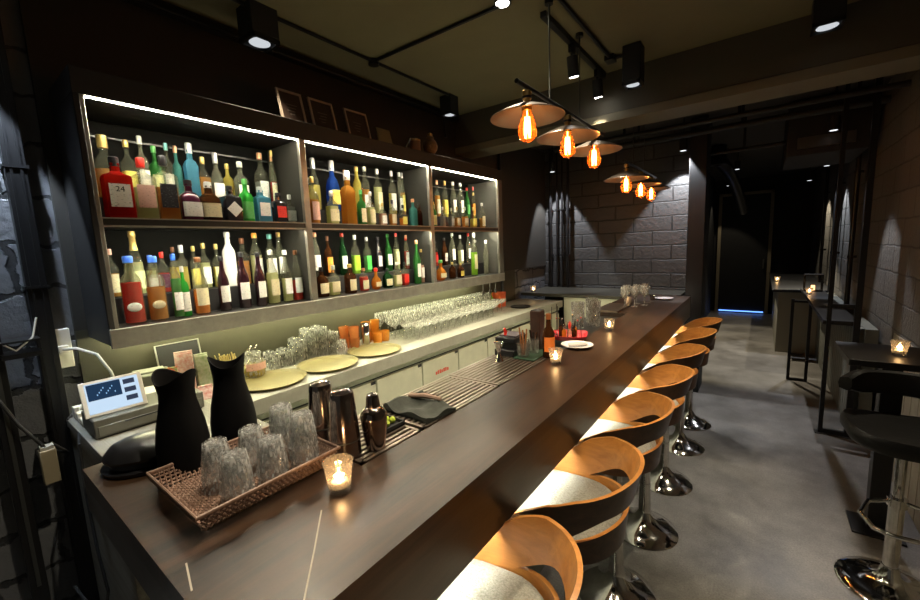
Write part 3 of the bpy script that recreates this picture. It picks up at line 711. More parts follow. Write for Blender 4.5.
def bottle(shelf, row, k, n, bay, spec, y, rmax):
    px, pyt, w, typ, gc, lc, labc, capc = spec[:8]; extra = spec[8] if len(spec) > 8 else ''
    x = XF if row == 'front' else XR
    zb = ZM if shelf == 'upper' else 1.4525
    if row == 'rear': zb = ZM + .1005 if shelf == 'upper' else 1.5605
    x -= random.uniform(0, .015)
    T = on_x(px, pyt, x); h = max(.10, T.z - zb)
    lim = (.43 if shelf == 'upper' else .395) - (.10 if row == 'rear' else 0)
    if shelf == 'lower': lim = .398 - (.108 if row == 'rear' else 0)
    h = min(h, lim)
    wy = (on_x(px + w / 2, pyt, x).y - on_x(px - w / 2, pyt, x).y)
    dist = math.hypot(x, y); r = w * .5 * (dist * .93) / 400 * 0.80      # apparent width to radius
    r = max(.020, min(.050, r, rmax)); r = min(r, h * .30) if typ not in ('round', 'squat', 'decanter') else r
    prof, lz, sq, tn = TYPES[typ]
    rot = random.uniform(-.2, .2) if not sq else random.uniform(-.08, .08)
    place = f'{ORD[k]} from left, {row} row, {shelf} shelf, {bay} bay'
    bits = []
    if extra: name = extra
    else:
        name = f'{cname(gc)} {tn.split()[0]} bottle'
        if labc: name += f', {cname(labc)} label'
        elif lc and lc != gc: name += f' of {cname(lc)} liquid'
        elif capc: name += f', {cname(capc)} cap'
    o = empty('bottle', (x, y, zb), f'{name}, {place}', 'bottle', f'bottles on the {shelf} shelf', rz=rot)
    pr = [(r * a, h * b) for a, b in prof]
    seg = 20 if typ != 'facet' else 10
    MB().lathe(pr, seg, sq=sq).build('glass_body', bottle_glass('filled' if gc == 'clear' and lc else gc), o)
    if lc and gc in ('clear',):
        lev = random.uniform(.40, .62) if row == 'front' else random.uniform(.45, .6)
        lp = [(r * a * .9, h * max(b, .02)) for a, b in prof if b <= lev]
        lp = [(max(.001, a), b) for a, b in lp]; lp.append((lp[-1][0] * .98, h * lev))
        MB().lathe(lp, seg, sq=sq).build('liquid', liquid_mat(lc), o)
    if 'diamond' in extra:
        q = r * .95; zc = h * .36; e = r + .0008
        MB().hexa([(e, 0, zc - q), (e + .001, 0, zc - q), (e + .001, q, zc), (e, q, zc), (e, -q, zc), (e + .001, -q, zc), (e + .001, 0, zc + q), (e, 0, zc + q)]).build('label', label_mat(labc), o)
    elif 'oval' in extra:
        MB().sphere((r * .90, 0, h * .25), r * .85, .16, .80, .62, 20).build('label', label_mat(labc), o)
    elif labc:
        a0 = -.85 if not sq or sq < .5 else -.62
        z0, z1 = h * lz[0], h * lz[1]
        rr = max(p[0] for p in pr if z0 - .001 <= p[1] <= z1 + .02) if any(z0 - .001 <= p[1] <= z1 + .02 for p in pr) else r
        rr = max(rr, r if typ not in ('facet',) else r)
        MB().patch(rr, a0, -a0, z0, z1, sq=sq).build('label', label_mat(labc), o)
    top_r, top_z = pr[-1]
    cz0 = top_z - h * .05 if typ != 'champagne' else top_z - h * .25
    if typ == 'champagne':
        MB().lathe([(r * .56, h * .70), (r * .46, h * .78), (r * .42, h * .90), (r * .50, h * .915), (r * .50, h * .94), (r * .46, h)], 16).build('foil', cap_mat(capc), o)
    elif capc:
        MB().lathe([(top_r * 1.08, cz0), (top_r * 1.12, top_z), (top_r * 1.1, h * .985), (top_r * .9, h)], 14).build('cap', cap_mat(capc), o)
    if 'numerals' in extra:
        f = bpy.data.curves.new('numerals', 'FONT'); f.body = '24'; f.size = .030; f.extrude = .0004; f.align_x = 'CENTER'
        ob = bpy.data.objects.new('tmp', f); dg = bpy.context.evaluated_depsgraph_get()
        col.objects.link(ob); bpy.context.view_layer.update()
        me = bpy.data.meshes.new_from_object(ob.evaluated_get(bpy.context.evaluated_depsgraph_get()))
        bpy.data.objects.remove(ob)
        t = bpy.data.objects.new('numerals', me); col.objects.link(t); me.materials.clear(); me.materials.append(black_matte)
        t.parent = o; t.rotation_euler = (PI / 2, 0, PI / 2); t.location = (r * 1.0 + .0040, 0, h * .44)
    return o
# (px, top py, width px, type, glass, liquid, label, cap[, special name])
B = {
('upper', 'front', 'left'): [
 (113, 157, 25, 'square', 'red', None, 'white', 'black', 'red bottle with numerals 24'), (140, 158, 22, 'square', 'clear', 'pale', 'pink', 'red'),
 (162, 156, 21, 'square', 'clear', 'amber', 'black', 'black'), (187, 180, 23, 'squat', 'purple', None, 'white', 'black', 'purple bottle, white lettering'),
 (207, 182, 21, 'squat', 'brown', None, 'cream', 'white'), (229, 186, 20, 'square', 'black', None, 'white', 'black', 'black bottle, white diamond'),
 (244, 179, 15, 'spirit', 'brightgreen', None, 'green', 'green'), (260, 187, 17, 'square', 'ltblue', None, 'white', 'silver'),
 (278, 193, 15, 'square', 'black', None, 'red', 'black'), (292, 195, 15, 'squat', 'clear', 'grey', 'white', 'silver')],
('upper', 'rear', 'left'): [
 (101, 135, 22, 'decanter', 'clear', 'amber', None, 'gold'), (125, 140, 15, 'spirit', 'clear', 'yellow', 'yellow', 'gold'),
 (139, 136, 20, 'spirit', 'clear', None, 'white', 'white'), (153, 146, 13, 'spirit', 'green', None, 'pale', 'green'),
 (165, 143, 16, 'spirit', 'clear', 'teal', 'white', 'teal'), (175, 146, 13, 'spirit', 'teal', None, None, 'copper'),
 (188, 143, 21, 'facet', 'ltblue', None, None, 'silver', 'bright blue faceted bottle'), (202, 157, 13, 'squat', 'clear', 'amber', None, 'gold'),
 (215, 153, 16, 'decanter', 'clear', None, 'white', 'silver'), (227, 164, 11, 'spirit', 'yellow', None, None, 'gold'),
 (240, 162, 17, 'spirit', 'clear', None, 'white', 'white'), (259, 153, 16, 'spirit', 'clear', 'grey', 'white', 'copper'),
 (276, 156, 15, 'spirit', 'clear', None, 'white', 'copper'), (291, 154, 13, 'slim', 'clear', 'red', 'cream', 'gold')],
('upper', 'front', 'middle'): [
 (312, 177, 14, 'spirit', 'clear', 'amber', 'pink', 'gold'), (332, 191, 14, 'squat', 'clear', 'pale', 'cream', 'silver'),
 (347, 171, 16, 'facet', 'amber', None, None, 'silver', 'big amber fluted bottle'), (361, 190, 11, 'spirit', 'green', None, 'cream', 'green'),
 (371, 192, 11, 'spirit', 'clear', 'pale', 'cream', 'silver'), (382, 203, 9, 'squat', 'clear', 'pink', 'white', 'gold'),
 (393, 200, 9, 'squat', 'clear', 'amber', 'cream', 'black'), (403, 205, 9, 'squat', 'clear', 'orange', 'yellow', 'black'),
 (413, 199, 12, 'spirit', 'teal', None, None, 'copper', 'matt turquoise bottle'), (424, 204, 7, 'squat', 'brown', None, None, 'black')],
('upper', 'rear', 'middle'): [
 (313, 158, 13, 'decanter', 'clear', 'yellow', None, 'silver'), (331, 159, 15, 'decanter', 'blue', None, 'yellow', 'silver', 'deep blue figural bottle'),
 (344, 170, 8, 'spirit', 'clear', 'orange', None, 'copper'), (357, 167, 10, 'slim', 'yellow', None, None, 'gold'), (365, 165, 10, 'slim', 'clear', 'amber', 'white', 'white'),
 (377, 169, 11, 'spirit', 'clear', 'pale', 'cream', 'silver'), (391, 169, 10, 'spirit', 'clear', 'yellow', 'white', 'silver'), (399, 171, 9, 'slim', 'clear', None, 'white', 'silver'),
 (407, 173, 9, 'wine', 'clear', 'pale', 'pale', 'silver'), (420, 175, 9, 'spirit', 'clear', 'amber', 'yellow', 'silver')],
('upper', 'front', 'right'): [
 (434, 202, 9, 'spirit', 'green', None, 'pale', 'gold'), (443, 207, 7, 'squat', 'clear', 'grey', None, 'silver'), (451, 208, 7, 'squat', 'clear', 'grey', 'grey', 'silver'),
 (458, 207, 7, 'squat', 'clear', 'amber', 'cream', 'gold'), (465, 207, 8, 'squat', 'clear', 'amber', 'cream', 'silver'), (473, 207, 8, 'squat', 'clear', 'yellow', 'yellow', 'gold'),
 (482, 203, 8, 'spirit', 'clear', 'amber', 'cream', 'silver')],
('upper', 'rear', 'right'): [
 (431, 184, 6, 'slim', 'clear', 'pale', 'white', 'silver'), (437, 180, 7, 'spirit', 'clear', 'amber', 'cream', 'copper'), (445, 181, 8, 'spirit', 'clear', 'yellow', 'yellow', 'gold'),
 (453, 180, 8, 'tall', 'clear', None, 'white', 'white'), (460, 181, 8, 'tall', 'clear', None, 'white', 'silver'), (468, 188, 7, 'wine', 'green', None, 'green', 'red'),
 (475, 187, 8, 'spirit', 'clear', 'red', 'orange', 'red'), (482, 194, 6, 'slim', 'clear', 'amber', None, 'gold')],
('lower', 'front', 'left'): [
 (127, 256, 18, 'slim', 'clear', 'red', 'white', 'blue', 'red bottle with oval label'), (152, 256, 17, 'slim', 'clear', 'amber', 'cream', 'blue', 'peach bottle with oval label'),
 (172, 254, 12, 'slim', 'clear', 'green', 'white', 'blue'), (182, 266, 11, 'spirit', 'brightgreen', None, 'white', 'white'), (197, 257, 15, 'wine', 'clear', 'orange', 'cream', 'brown'),
 (221, 256, 12, 'wine', 'wine', None, 'white', 'black'), (241, 252, 13, 'wine', 'wine', None, 'white', 'black'), (257, 252, 12, 'wine', 'wine', None, 'white', 'black'),
 (271, 250, 14, 'wine', 'clear', 'pale', 'cream', 'silver'), (285, 250, 12, 'wine', 'clear', 'pale', 'white', 'silver'), (299, 250, 13, 'wine', 'clear', 'red', 'white', 'brown')],
('lower', 'rear', 'left'): [
 (108, 249, 12, 'spirit', 'clear', 'amber', 'cream', 'pink'), (131, 227, 21, 'champagne', 'clear', 'pale', 'pale', 'gold', 'gold foiled champagne bottle'),
 (150, 255, 9, 'slim', 'clear', 'pale', 'white', 'blue'), (161, 252, 13, 'squat', 'clear', 'red', 'purple', 'red'), (172, 247, 10, 'spirit', 'clear', 'yellow', None, 'brown'),
 (181, 245, 13, 'facet', 'clear', 'yellow', None, 'silver'), (193, 246, 9, 'spirit', 'clear', 'pale', 'yellow', 'gold'), (203, 243, 16, 'spirit', 'clear', 'pale', 'white', 'gold'),
 (216, 244, 10, 'spirit', 'clear', 'yellow', 'pale', 'gold'), (227, 230, 15, 'tall', 'white', None, None, 'silver', 'white speckled bottle'), (242, 238, 13, 'spirit', 'clear', 'amber', None, 'brown'),
 (254, 233, 13, 'tall', 'clear', 'pale', 'white', 'orange'), (269, 234, 13, 'tall', 'clear', 'pale', 'white', 'teal'), (283, 231, 12, 'tall', 'clear', None, 'white', 'copper'),
 (296, 229, 11, 'tall', 'clear', None, 'white', 'gold')],
('lower', 'front', 'middle'): [
 (322, 267, 14, 'squat', 'brown', None, 'cream', 'black'), (333, 265, 13, 'squat', 'clear', 'pale', 'cream', 'silver'), (349, 264, 15, 'spirit', 'brown', None, 'cream', 'gold'),
 (364, 268, 12, 'spirit', 'clear', 'red', 'cream', 'copper'), (376, 268, 13, 'round', 'orange', None, 'cream', 'red'), (388, 268, 11, 'squat', 'dkgreen', None, 'cream', 'black'),
 (397, 262, 11, 'spirit', 'clear', 'pale', 'cream', 'white'), (405, 262, 9, 'squat', 'clear', 'red', 'red', 'black'), (416, 240, 11, 'wine', 'green', None, 'white', 'copper'), (424, 249, 7, 'wine', 'clear', 'pink', 'white', 'gold')],
('lower', 'rear', 'middle'): [
 (315, 232, 11, 'tall', 'clear', None, 'white', 'copper'), (328, 236, 10, 'spirit', 'brown', None, 'orange', 'brown'), (342, 233, 10, 'wine', 'dkgreen', None, 'white', 'red'),
 (354, 235, 11, 'spirit', 'clear', 'lime', 'lime', 'silver'), (366, 237, 10, 'spirit', 'clear', 'green', 'brightgreen', 'silver'), (378, 237, 9, 'wine', 'black', None, 'white', 'black'),
 (388, 234, 9, 'wine', 'green', None, 'white', 'green'), (396, 233, 8, 'tall', 'clear', 'pale', 'cream', 'red'), (408, 235, 9, 'tall', 'clear', None, 'white', 'copper'), (418, 237, 6, 'slim', 'clear', 'red', 'pink', 'red')],
('lower', 'front', 'right'): [
 (441, 260, 15, 'round', 'orange', None, 'cream', 'green', 'round orange bottle'), (453, 262, 8, 'squat', 'brown', None, None, 'gold'), (461, 263, 8, 'squat', 'brown', None, 'yellow', 'gold'),
 (474, 233, 9, 'tall', 'clear', 'lime', 'pale', 'silver'), (486, 240, 7, 'slim', 'clear', None, None, 'white')],
('lower', 'rear', 'right'): [
 (435, 241, 8, 'wine', 'clear', 'red', 'red', 'black'), (445, 238, 8, 'wine', 'brown', None, 'grey', 'black'), (452, 233, 8, 'tall', 'clear', None, 'white', 'silver'),
 (461, 235, 8, 'spirit', 'clear', 'pale', 'white', 'silver'), (468, 233, 7, 'tall', 'clear', None, 'white', 'red'), (480, 240, 6, 'slim', 'clear', 'grey', None, 'silver')],
}
allb = []
for (shelf, row, bay), L in B.items():
    xr = XF if row == 'front' else XR
    b0, b1 = dict(left=(.44, 1.30), middle=(1.33, 2.36), right=(2.39, 3.335))[bay]
    yy = [min(b1 - .026, max(b0 + .026, on_x(s[0], s[1], xr).y)) for s in L]
    for k, s in enumerate(L):
        gap = min([abs(yy[k] - v) for i, v in enumerate(yy) if i != k] + [yy[k] * 2 - 2 * b0, 2 * b1 - 2 * yy[k]])
        allb.append(bottle(shelf, row, k, len(L), bay, s, yy[k], max(.017, gap * .52)))

# ------------------------------------------------------------------ things on top of the cabinet
CT = 2.431
for k, (y0, y1) in enumerate(((1.28, 1.43), (1.475, 1.64), (1.73, 1.91))):
    o = empty('picture_frame', (-2.14, (y0 + y1) / 2, CT), ['leftmost', 'middle', 'rightmost'][k] + ' of three thin framed dark prints leaning above the shelves', 'picture', 'framed prints on the cabinet')
    w = (y1 - y0) / 2; hh = .20; ln = .05
    def fr(a, b, c, d, t0, t1):   # y range, height range on a leaning plane, depth offsets
        q = lambda y, z, t: (-ln * z / hh + t, y, z)
        return [q(a, c, t0), q(b, c, t0), q(b, c, t1), q(a, c, t1), q(a, d, t0), q(b, d, t0), q(b, d, t1), q(a, d, t1)]
    mb = MB(); mb.hexa(fr(-w, w, 0, .012, 0, .012)).hexa(fr(-w, w, hh - .012, hh, 0, .012)).hexa(fr(-w, -w + .011, .012, hh - .012, 0, .012)).hexa(fr(w - .011, w, .012, hh - .012, 0, .012))
    mb.build('frame', pbr('frame_tan', (.42, .34, .27), .4, .3), o)
    MB().hexa(fr(-w + .011, w - .011, .012, hh - .012, 0, .005)).build('print', pbr('print_dark', (.035, .022, .018), .3), o)
    mb = MB(); random.seed(k)
    for j in range(4): mb.hexa(fr(-.02 - .012 * (j % 2), .01 + .008 * j, .065 + .018 * j, .069 + .018 * j, .005, .006))
    mb.build('print_lines', pbr('print_grey', (.16, .14, .12), .5), o)
random.seed(11)
o = empty('menu_board', (-2.16, 2.07, CT), 'small greenish unframed card leaning right of the framed prints', 'card')
MB().hexa([(0, -.07, 0), (0, .06, 0), (.01, .06, 0), (.01, -.07, 0), (-.04, -.07, .14), (-.04, .06, .14), (-.03, .06, .14), (-.03, -.07, .14)]).build('card', pbr('card_olive', (.14, .14, .09), .6), o)
o = empty('wooden_ornament', (-2.14, 2.52, CT), 'round carved gold ornament standing on the cabinet near its far end', 'ornament')
pr = [(.03, 0), (.045, .01), (.03, .03), (.05, .06), (.056, .09), (.045, .12), (.028, .14), (.03, .155), (.018, .165)]
MB().lathe(pr, 24, facet=.06).build('body', pbr('ornament', (.30, .20, .09), .45, noise=1, scale=60, c2=(.05, .03, .02)), o)
MB().lathe([(.02, .165), (.022, .18), (.008, .19)], 12).build('finial', brass, o)
o = empty('round_tin', (-2.14, 2.34, CT), 'small brown tin lying beside the carved ornament on the cabinet', 'tin')
MB().lathe([(.04, 0), (.042, .09), (.04, .10)], 20).build('body', pbr('tin_brown', (.16, .09, .05), .45), o)
MB().lathe([(.043, .092), (.043, .105), (.02, .108)], 20).build('lid', brass, o)
o = empty('small_clamp_light', (-2.12, 2.25, CT), 'tiny chrome fitting on the cabinet between card and tin', 'fitting')
MB().tube([(0, -.03, .02), (0, .02, .10), (.01, .08, .11)], .006, 8).build('arm', chrome, o)
MB().lathe([(.02, 0), (.02, .02)], 12, cy=-.03).build('base', black_metal, o)

# ------------------------------------------------------------------ back counter
KZ = 1.055
kc = empty('back_counter', (-2.1, 2.3, 0), 'pale stone back counter with a run of drawer fronts below the bottle shelves', 'counter')
def kb(mb, x0, x1, y0, y1, z0, z1): return mb.box(x0 + 2.1, x1 + 2.1, y0 - 2.3, y1 - 2.3, z0, z1)
mb = MB(); kb(mb, -2.40, -1.84, .70, 4.42, KZ - .075, KZ); mb.build('worktop', counter_stone, kc, bevel=.002)
mb = MB(); kb(mb, -2.36, -1.60, .28, .70, KZ - .035, KZ); mb.build('near_worktop', grey_laminate, kc, bevel=.002)
mb = MB(); kb(mb, -2.36, -1.62, .285, .315, 0, KZ - .035); mb.build('end_panel', grey_laminate, kc, bevel=.002)
mb = MB(); kb(mb, -2.38, -1.90, .70, 4.42, .06, KZ - .075); mb.build('carcass', pbr('carcass', (.03, .03, .024), .7), kc)
mb = MB(); kb(mb, -1.90, -1.875, .72, 4.40, KZ - .115, KZ - .085); mb.build('top_rail', drawer_face, kc, bevel=.002)
edges = [.74, 1.16, 1.58, 2.0, 2.42, 2.84, 3.26, 3.68, 4.10, 4.38]
for a, b in zip(edges, edges[1:]):
    mb = MB(); kb(mb, -1.895, -1.868, a + .007, b - .007, .58, KZ - .13); d = mb.build('drawer', drawer_face, kc, bevel=.003)
    mb = MB(); kb(mb, -1.869, -1.866, b - .045, b - .008, KZ - .150, KZ - .13); mb.build('finger_notch', black_matte, d)
    mb = MB(); kb(mb, -1.895, -1.868, a + .008, b - .008, .10, .57); d2 = mb.build('drawer', drawer_face, kc, bevel=.003)
    if abs(a - 2.0) < .01:
        mb = MB()
        for j in range(7): kb(mb, -1.868, -1.8665, a + .14 + j * .022, a + .14 + j * .022 + (.014 if j % 2 else .016), .80, .80 + (.028 if j % 3 else .022))
        mb.build('red_lettering', pbr('red_print', (.55, .06, .03), .5), d)
fc = empty('far_counter', (-1.8, 4.8, 0), 'dark topped counter with a pale front crossing in front of the back wall', 'counter')
MB().box(-.6, .62, -.36, .38, 1.09, 1.125).box(.62, 1.13, -.06, .38, 1.09, 1.125).build('top', pbr('counter_dark', (.045, .042, .032), .35), fc, bevel=.002)
MB().box(-.04, .60, -.34, -.30, .0, 1.09).build('front_panel', drawer_face, fc)
MB().box(.62, 1.12, .0, .04, .0, 1.09).build('side_panel', dark_paint, fc)

# serving trays
for k, (x, y) in enumerate(((-2.04, 1.02), (-2.03, 1.36), (-2.03, 1.72))):
    o = empty('serving_tray', (x, y, KZ), ['nearest', 'middle', 'farthest'][k] + ' of three round yellow tan trays in a row on the back counter', 'tray', 'round trays on the back counter')
    MB().lathe([(.150, 0), (.158, .002), (.172, .016), (.176, .017), (.174, .012), (.160, -.0)][:4] + [(.170, .017), (.156, .006), (.02, .006)], 48).build('dish', tray_mat, o)

# glass prototypes
tum = [(.027, 0), (.030, .002), (.034, .03), (.039, .068), (.0395, .072), (.041, .099), (.0425, .101), (.0405, .102), (.039, .098), (.037, .07), (.032, .03), (.027, .014), (.0, .012)]
def tumbler(loc, label, group, flip=True, mat=None, s=1.0, rz=0):
    o = empty('tumbler', loc, label, 'glass', group, rz)
    pr = [(a * s, (b if not flip else .101 - b) * s) for a, b in tum]
    MB().lathe([p for p in pr if p[0] > .0001] + [(.001, pr[-1][1])], 20, cap=False, facet=.05).build('bowl', mat or tumbler_glass, o)
    zb0 = (.003 if not flip else .089) * s
    MB().lathe([(.025 * s, zb0), (.026 * s, zb0 + .009 * s)], 20).build('thick_base', real_glass('base_glass', (.95, .96, .96), .8, .10, cut=.5), o)
    return o

# wicker tray
WT = empty('wicker_tray', (-1.085, .455, BZ + .0005), 'brown woven wicker tray holding upturned tumblers on the near end of the bar', 'tray')
hw, hl = .150, .175
mb = MB()
def weave(mb, n_lines, u0, u1, v0, v1, pos, pitch, amp=.0022, w=.0032):
    for i in range(n_lines):
        u = u0 + (u1 - u0) * (i + .5) / n_lines
        m = int(abs(v1 - v0) / pitch * 2)
        pts = [pos(u, v0 + (v1 - v0) * j / m, amp * (1 if (j + i) % 2 else -1)) for j in range(m + 1)]
        mb.tube(pts, w, 4)
fl = lambda u, v, d: (u, v, .005 + d); fl2 = lambda u, v, d: (v, u, .005 - d)
weave(mb, 30, -hw + .02, hw - .02, -hl + .02, hl - .02, fl, .0115)
weave(mb, 30, -hl + .02, hl - .02, -hw + .02, hw - .02, fl2, .0115, w=.0026)
mb.build('woven_base', wicker, WT, smooth=False)
mb = MB()
for sgn in (-1, 1):
    weave(mb, 5, 0, 1, -hl + .008, hl - .008, lambda u, v, d, s=sgn: (s * (hw - .020 + .022 * u + .004) + d, v * (1 + .03 * u), .006 + .042 * u), .012)
    weave(mb, 30, -hl + .012, hl - .012, 0, 1, lambda u, v, d, s=sgn: (s * (hw - .018 + .022 * v) , u, .004 + .046 * v), .5, w=.0022)
    weave(mb, 5, 0, 1, -hw + .008, hw - .008, lambda u, v, d, s=sgn: (v * (1 + .03 * u), s * (hl - .020 + .022 * u + .004) + d, .006 + .042 * u), .012)
    weave(mb, 26, -hw + .012, hw - .012, 0, 1, lambda u, v, d, s=sgn: (u, s * (hl - .018 + .022 * v), .004 + .046 * v), .5, w=.0022)
mb.build('woven_side', wicker, WT, smooth=False)
rx, ry = hw + .005, hl + .005
MB().tube([(-rx, -ry, .052), (rx, -ry, .052), (rx, ry, .052), (-rx, ry, .052)], .0052, 8, closed=True).build('rim', wicker, WT)
stacks = [(-1.095, .385, 'left stack nearest the camera', 2), (-.990, .385, 'right stack nearest the camera', 2), (-.990, .475, 'middle of the right row', 2), (-1.095, .475, 'middle of the left row', 2),
          (-.990, .565, 'far right stack by the shaker tins', 3), (-1.095, .565, 'far left stack', 3)]
t0 = None
for (x, y, w, n) in stacks:
    for j in range(n):
        lab = f'{["bottom", "second", "third"][j]} upturned tumbler, {w}, in the wicker tray'
        z = BZ + .012 + .033 * j
        if t0 is None: t0 = tumbler((x, y, z), lab, 'upturned tumblers in the wicker tray', s=.90)
        else: dup(t0, (x, y, z), lab, rz=random.uniform(0, 1))

# carafes
def carafe(loc, label, rz):
    o = empty('carafe', loc, label, 'carafe', 'black carafes on the bar', rz)
    n = 40; rings = []
    prof = [(.056, 0), (.061, .004), (.065, .04), (.064, .09), (.058, .14), (.049, .18), (.0435, .21), (.0425, .235), (.046, .262), (.051, .288)]
    for r, z in prof + [(.048, .287), (.043, .262), (.039, .235), (.040, .21), (.045, .18)]:
        ring = []
        for i in range(n):
            a = 2 * PI * i / n; zz = z
            if z > .22: zz = z + (.016 * math.cos(2 * a) - .006) * sm(.22, .288, z)
            ring.append((r * math.cos(a), r * math.sin(a) * 1.0, zz))
        rings.append(ring)
    MB().ring_loft(rings, True, False).build('body', pbr('carafe_black', (.003, .003, .0035), .7, spec=.12), o)
    MB().lathe([(.05, .03), (.05, .032)], 24).build('inner_floor', black_matte, o)
    return o
c0 = carafe((-1.285, .375, BZ), 'tall black waisted carafe nearest the wicker tray corner and the till', .5)
dup(c0, (-1.315, .525, BZ), 'second tall black waisted carafe, beside the first and in front of the trays', rz=1.1)
# black lidded dish
o = empty('black_dish', (-1.45, .325, BZ), 'low black lidded dish stacked in two rims at the near corner of the bar', 'dish')
MB().lathe([(.095, 0), (.102, .004), (.104, .012), (.085, .018), (.08, .03)], 40).build('lower_rim', pbr('gloss_black', (.010, .010, .012), .28), o)
MB().lathe([(.080, .030), (.096, .036), (.098, .044), (.082, .064), (.050, .075), (.01, .078)], 40).build('lid', MATS['gloss_black'], o)

# shakers
def tin(loc, label, h=.205, r0=.045, r1=.034):
    o = empty('shaker_tin', loc, label, 'shaker', 'metal shaker tins')
    MB().lathe([(r0 + .001, 0), (r0 + .0015, .003), (r0, .006), (r0 - .001, .06), (r1 + .002, h - .02), (r1 + .001, h - .006), (r1 - .002, h), (r1 - .006, h - .001), (r1 - .009, h - .004), (.002, h - .004)], 36).build('body', gunmetal, o)
    MB().lathe([(r0 + .0005, .052), (r0 + .0009, .054), (r0 + .0002, .056)], 36, cap=False).build('seam_ring', dark_steel, o)
    return o
tz = BZ + .0005
tin((-.962, .680, BZ), 'upturned gunmetal shaker tin closest to the candle, in front of the other tin', .195)
tin((-1.10, .700, BZ), 'upturned gunmetal shaker tin standing behind and left of the other tin', .190)
o = empty('cobbler_shaker', (-.925, .762, BZ), 'three piece bronze toned cocktail shaker with a domed cap', 'shaker')
MB().lathe([(.028, 0), (.032, .002), (.040, .06), (.043, .10), (.0435, .112)], 36).build('cup', gunmetal, o)
MB().lathe([(.0445, .112), (.0445, .120), (.040, .135), (.028, .150), (.022, .154)], 36).build('strainer_top', gunmetal, o)
MB().lathe([(.0235, .152), (.0235, .158), (.021, .185), (.018, .196), (.008, .201)], 30).build('cap', gunmetal, o)
o.scale = (.92, .92, .86)

# candles
def candle(loc, label, power=.6, s=1.0):
    o = empty('candle_holder', loc, label, 'candle', 'tealights in clear glasses')
    MB().lathe([(.025 * s, 0), (.027 * s, .003), (.033 * s, .05 * s), (.037 * s, .078 * s), (.038 * s, .079 * s), (.0355 * s, .079 * s), (.031 * s, .045 * s), (.026 * s, .012 * s), (.001, .010)], 28, cap=False).build('glass_cup', clear, o)
    w = MB().lathe([(.019 * s, .013 * s), (.0195 * s, .028 * s), (.010 * s, .029 * s), (.001, .028 * s)], 20).build('wax', pbr('wax', (.85, .75, .6), .5), o)
    MB().lathe([(.0015, .028 * s), (.0055, .034 * s), (.0062, .040 * s), (.003, .050 * s), (.0004, .058 * s)], 12).build('flame', flame, w)
    light('candle_lamp', 'POINT', (loc[0], loc[1], loc[2] + .05 * s), power, (1, .55, .22), size=.008)
    return o
candle((-.83, .560, BZ), 'lit tealight in a clear glass in front of the wicker tray', .9)
candle((-.805, 1.84, BZ), 'lit tealight in glass before the bitters bottle and caddy', .5, .95)
candle((-.805, 2.73, BZ), 'lit pinkish tealight right of the mixing glasses on the bar', .4)
candle((-1.15, 4.55, BZ), 'distant lit tealight by the drinking glasses at the end of the bar', .35)
candle((-2.28, 4.55, 1.125), 'small lit tealight on the far counter beside the shelf end', .4)
candle((.62, 3.10, 1.045), 'lit tealight on the tall black table at the right', .5)
candle((.48, 6.35, .99), 'lit tealight on the wall counter beside the square lantern', .5)
candle((.22, 8.3, .96), 'tiny lit tealight farthest away on the half wall top', .5)
o = empty('lantern', (.54, 6.75, .99), 'dark rimmed square lantern with a warm glow on the wall counter', 'lantern')
MB().box(-.09, .09, -.07, .07, 0, .012).box(-.09, .09, -.07, .07, .20, .212).build('frame', black_metal, o)
for sx in (-1, 1):
    for sy in (-1, 1): MB().box(sx * .085 - .006, sx * .085 + .006, sy * .065 - .006, sy * .065 + .006, .012, .20).build('corner_post', black_metal, o)
MB().lathe([(.02, .012), (.02, .07)], 14).build('candle_stub', emit('warm_glow', (1, .5, .2), 2.5), o)

# folded cloth, limes
o = empty('folded_cloth', (-.995, 1.045, BZ + .001), 'dark grey green folded bar towel on the drip grate', 'towel')
nx, ny = 14, 22; rings = []
for j in range(ny + 1):
    v = j / ny; ring = []
    for (u, z) in [(-.5 + i / nx, 0) for i in range(nx + 1)] + [(.5 - i / nx, 1) for i in range(nx + 1)]:
        zz = .001 if z == 0 else .014 + .012 * sm(-.1, -.45, u) * (1) + .006 * math.sin(9 * v + 4 * u) + .005 * math.sin(14 * u)
        if z: zz += .010 * (1 - abs(u + .38) / .12 if abs(u + .38) < .12 else 0)
        ring.append((.235 * u * (1 - .15 * v) + .03 * (v - .5), .15 * (v - .5) + .01 * math.sin(6 * u) - .02 * u, zz))
    rings.append(ring)
MB().ring_loft(rings).build('cloth', pbr('towel', (.055, .06, .05), .95, noise=.8, scale=40, c2=(.03, .033, .028)), o)
mb = MB(); mb.tube([(-.08, .02, .034), (-.02, .05, .036), (.05, .06, .032)], [.008, .011, .007], 8); mb.build('crumpled_napkin', pbr('napkin', (.30, .20, .15), .9), o)
o = empty('lime_tray', (-1.01, .875, BZ), 'small black tray of lime wedges between the shaker and the cloth', 'tray')
MB().box(-.04, .05, -.05, .05, 0, .004).box(-.04, .05, -.05, -.046, 0, .016).box(-.04, .05, .046, .05, 0, .016).box(.046, .05, -.05, .05, 0, .016).box(-.04, -.036, -.05, .05, 0, .016).build('dish', black_matte, o)
lime0 = None
for k, (x, y, z) in enumerate(((-.015, -.02, .014), (.015, .0, .014), (-.01, .02, .016), (.01, .03, .015), (0, .0, .03))):
    lb = 'cut lime wedge lying in the small black tray' if k < 4 else 'lime wedge lying on top of the others in the black tray'
    q = MB(); q.lathe([(.001, -.011), (.008, -.008), (.012, 0), (.008, .008), (.001, .011)], 12)
    ob = q.build('lime_wedge', pbr('lime_flesh', (.45, .55, .06), .4), None, loc=(-1.01 + x, .875 + y, BZ + z)); ob.rotation_euler = (random.random() * 3, random.random() * 3, 0)
    tag(ob, lb, 'lime', 'lime wedges')

